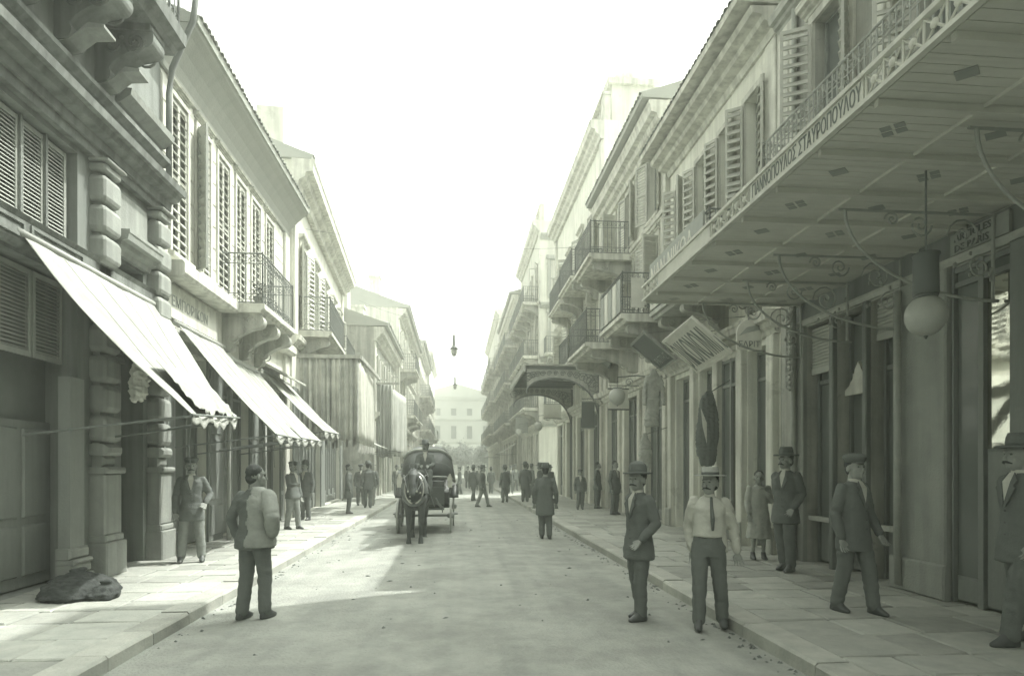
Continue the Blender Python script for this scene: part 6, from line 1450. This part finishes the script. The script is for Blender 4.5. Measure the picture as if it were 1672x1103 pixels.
for x in (-1, 1):
    b.tube([HD(x*0.055, -0.86, 1.80), HD(x*0.07, -0.87, 1.88), HD(x*0.065, -0.88, 1.95)], [0.035, 0.03, 0.008], 8)
    limb(b, [(x*0.14, -0.46, 1.0), (x*0.14, -0.44, 0.78), (x*0.135, -0.46, 0.46), (x*0.13, -0.44, 0.16), (x*0.13, -0.47, 0.08)], [0.13, 0.085, 0.060, 0.040, 0.052])
    b.stack([(x*0.13, -0.49, 0.0, 0.062, 0.068), (x*0.13, -0.48, 0.04, 0.056, 0.06), (x*0.13, -0.47, 0.09, 0.045, 0.048)], n=12)
    hy_ = 0.85 if x > 0 else 0.78
    limb(b, [(x*0.15, 0.78, 1.08), (x*0.16, 0.66, 0.78), (x*0.145, hy_+0.08, 0.50), (x*0.14, hy_+0.02, 0.16), (x*0.14, hy_-0.02, 0.08)], [0.20, 0.11, 0.066, 0.042, 0.052])
    b.stack([(x*0.14, hy_-0.04, 0.0, 0.062, 0.068), (x*0.14, hy_-0.03, 0.04, 0.056, 0.06), (x*0.14, hy_-0.02, 0.09, 0.045, 0.048)], n=12)
remesh(b, 'body', m_horse, hs, voxel=0.014, smooth=2, wrinkle=0.006, wscale=5)
tl = MB(); tl.tube([(0, 1.06, 1.28), (0, 1.18, 1.1), (0, 1.2, 0.8), (0, 1.16, 0.5)], [0.04, 0.07, 0.08, 0.02], 8); remesh(tl, 'tail', m_hair, hs, voxel=0.016, wrinkle=0.02, wscale=20)
mn = MB(); mn.tube([(0, -0.52, 1.40), (0.02, -0.70, 1.48), HD(0.02, -0.82, 1.80), HD(0, -0.93, 1.80), HD(0, -1.0, 1.70)], [0.03, 0.05, 0.05, 0.04, 0.015], 8); remesh(mn, 'mane', m_hair, hs, voxel=0.014, wrinkle=0.015, wscale=20)
cl = MB(); cl.tube([(0.235*math.cos(R(a)), -0.60+0.10*math.sin(R(a)), 1.20+0.33*math.sin(R(a))) for a in range(0, 360, 18)], 0.055, 8, closed=True); cl.build('collar', m_leath, hs, local=True, smooth=True)
ha = MB(); ha.tube([(0.20*math.cos(R(a)), -0.655+0.10*math.sin(R(a)), 1.20+0.31*math.sin(R(a))) for a in range(-80, 261, 17)], 0.016, 6); ha.build('hames', m_brass, hs, local=True, smooth=True)
br = MB(Frame((0, -0.10, -0.20), (1, 0, 0), (0, 1, 0)))
br.fr.p = lambda x, y, z: Vector((x, y-0.10, z-0.20))
for z, r_, y in ((1.40, 0.074, -1.105), (1.58, 0.108, -1.02)): br.tube([(r_*math.cos(R(a)), y-0.01+0.35*r_*math.sin(R(a)), z+r_*0.95*math.sin(R(a))*0.9) for a in range(0, 360, 24)], 0.010, 5, closed=True)
for x in (-1, 1): br.tube([(x*0.075, -1.10, 1.38), (x*0.10, -1.0, 1.58), (x*0.085, -0.90, 1.78)], 0.010, 5)
br.tube([(-0.1, -0.99, 1.72), (0, -1.01, 1.74), (0.1, -0.99, 1.72)], 0.012, 5); br.build('bridle', m_leath, hs, local=True)
for x in (-1, 1):
    MB().box(x*0.118-0.006, x*0.118+0.006, -1.16, -1.04, 1.40, 1.50).build('blinker', m_leath, hs, local=True)
    MB().ball((x*0.088, -1.225, 1.17), 0.022, 0.012, 0.022, 8, 6).build('bit_ring', m_brass, hs, local=True)
    MB().tube([(x*0.09, -1.22, 1.17), (x*0.24, -0.5, 1.50), (x*0.26, 0.4, 1.45), (x*0.12, 1.55, 1.62)], 0.008, 5).build('rein', m_leath, hs, local=True)
    MB().tube([(x*0.24, -0.58, 1.16), (x*0.32, 0.2, 1.0), (x*0.36, 1.5, 0.70)], 0.016, 5).build('trace', m_leath, hs, local=True)
sd = MB(); sd.tube([(0.315*math.cos(R(a)), 0.02, 1.05+0.345*math.sin(R(a))) for a in range(0, 360, 18)], 0.022, 6, closed=True); sd.build('girth', m_leath, hs, local=True)
MB().box(-0.12, 0.12, -0.06, 0.12, 1.375, 1.43).build('saddle_pad', m_leath, hs, local=True, bevel=0.02)
for i in range(6): MB().ball((random.uniform(-0.16, 0.16), -0.72, 1.28-0.08*i), 0.022, 0.012, 0.022, 8, 6).build('harness_stud', m_brass, hs, local=True)
# driver on the box
person('coachman in dark coat and brimmed hat seated on the carriage box', (CX, CY+0.32, 0.06), 0, 1.70, top='coat', topm=m_cloth0, legs=m_cloth1, hat='felt', seat=1.52, armL=((0.06, -0.12, -0.26), (-0.06, -0.34, -0.30)), armR=((-0.06, -0.12, -0.26), (0.06, -0.34, -0.30)), fine=False)

# ------------------------------------------------------------------ litter along the gutters
lt = MB(); rl_ = random.Random(3)
for i in range(420):
    sd_ = rl_.random()
    if sd_ < 0.55: x, y = 2.82-abs(rl_.gauss(0, 0.10)), rl_.uniform(4, 20)
    elif sd_ < 0.8: x, y = -2.85+abs(rl_.gauss(0, 0.12)), rl_.uniform(6, 22)
    else: x, y = rl_.uniform(-2.5, 2.5), rl_.uniform(5, 20)
    s_ = rl_.uniform(0.006, 0.022); z = road_z(x)+s_*0.3
    a = rl_.uniform(0, 3.1); c, n_ = math.cos(a), math.sin(a); L = s_*rl_.choice((1, 1.4, 3))
    lt.add([(x-c*L, y-n_*L, z), (x+n_*s_, y-c*s_, z-s_*0.3), (x+c*L, y+n_*L, z), (x-n_*s_, y+c*s_, z-s_*0.3), (x, y, z+s_*0.8)], [(0, 1, 4), (1, 2, 4), (2, 3, 4), (3, 0, 4)])
lo = lt.build('litter', m_bed); props(lo, 'scattered straw and grit along the gutters', 'litter', kind='stuff')

# ------------------------------------------------------------------ dusty air
hz = MB().box(-420, 420, -80, 910, -1.2, 29.5).build('haze', None)
hz['kind'] = 'stuff'
hm = bpy.data.materials.new('dusty air'); hm.use_nodes = True; hn = hm.node_tree; hn.nodes.clear()
pv = hn.nodes.new('ShaderNodeVolumePrincipled'); pv.inputs['Color'].default_value = (0.965, 1.0, 0.925, 1); pv.inputs['Density'].default_value = 0.0045; pv.inputs['Anisotropy'].default_value = 0.3
ho = hn.nodes.new('ShaderNodeOutputMaterial'); hn.links.new(pv.outputs[0], ho.inputs['Volume'])
hz.data.materials.append(hm)
bpy.data.scenes.remove(TMP)
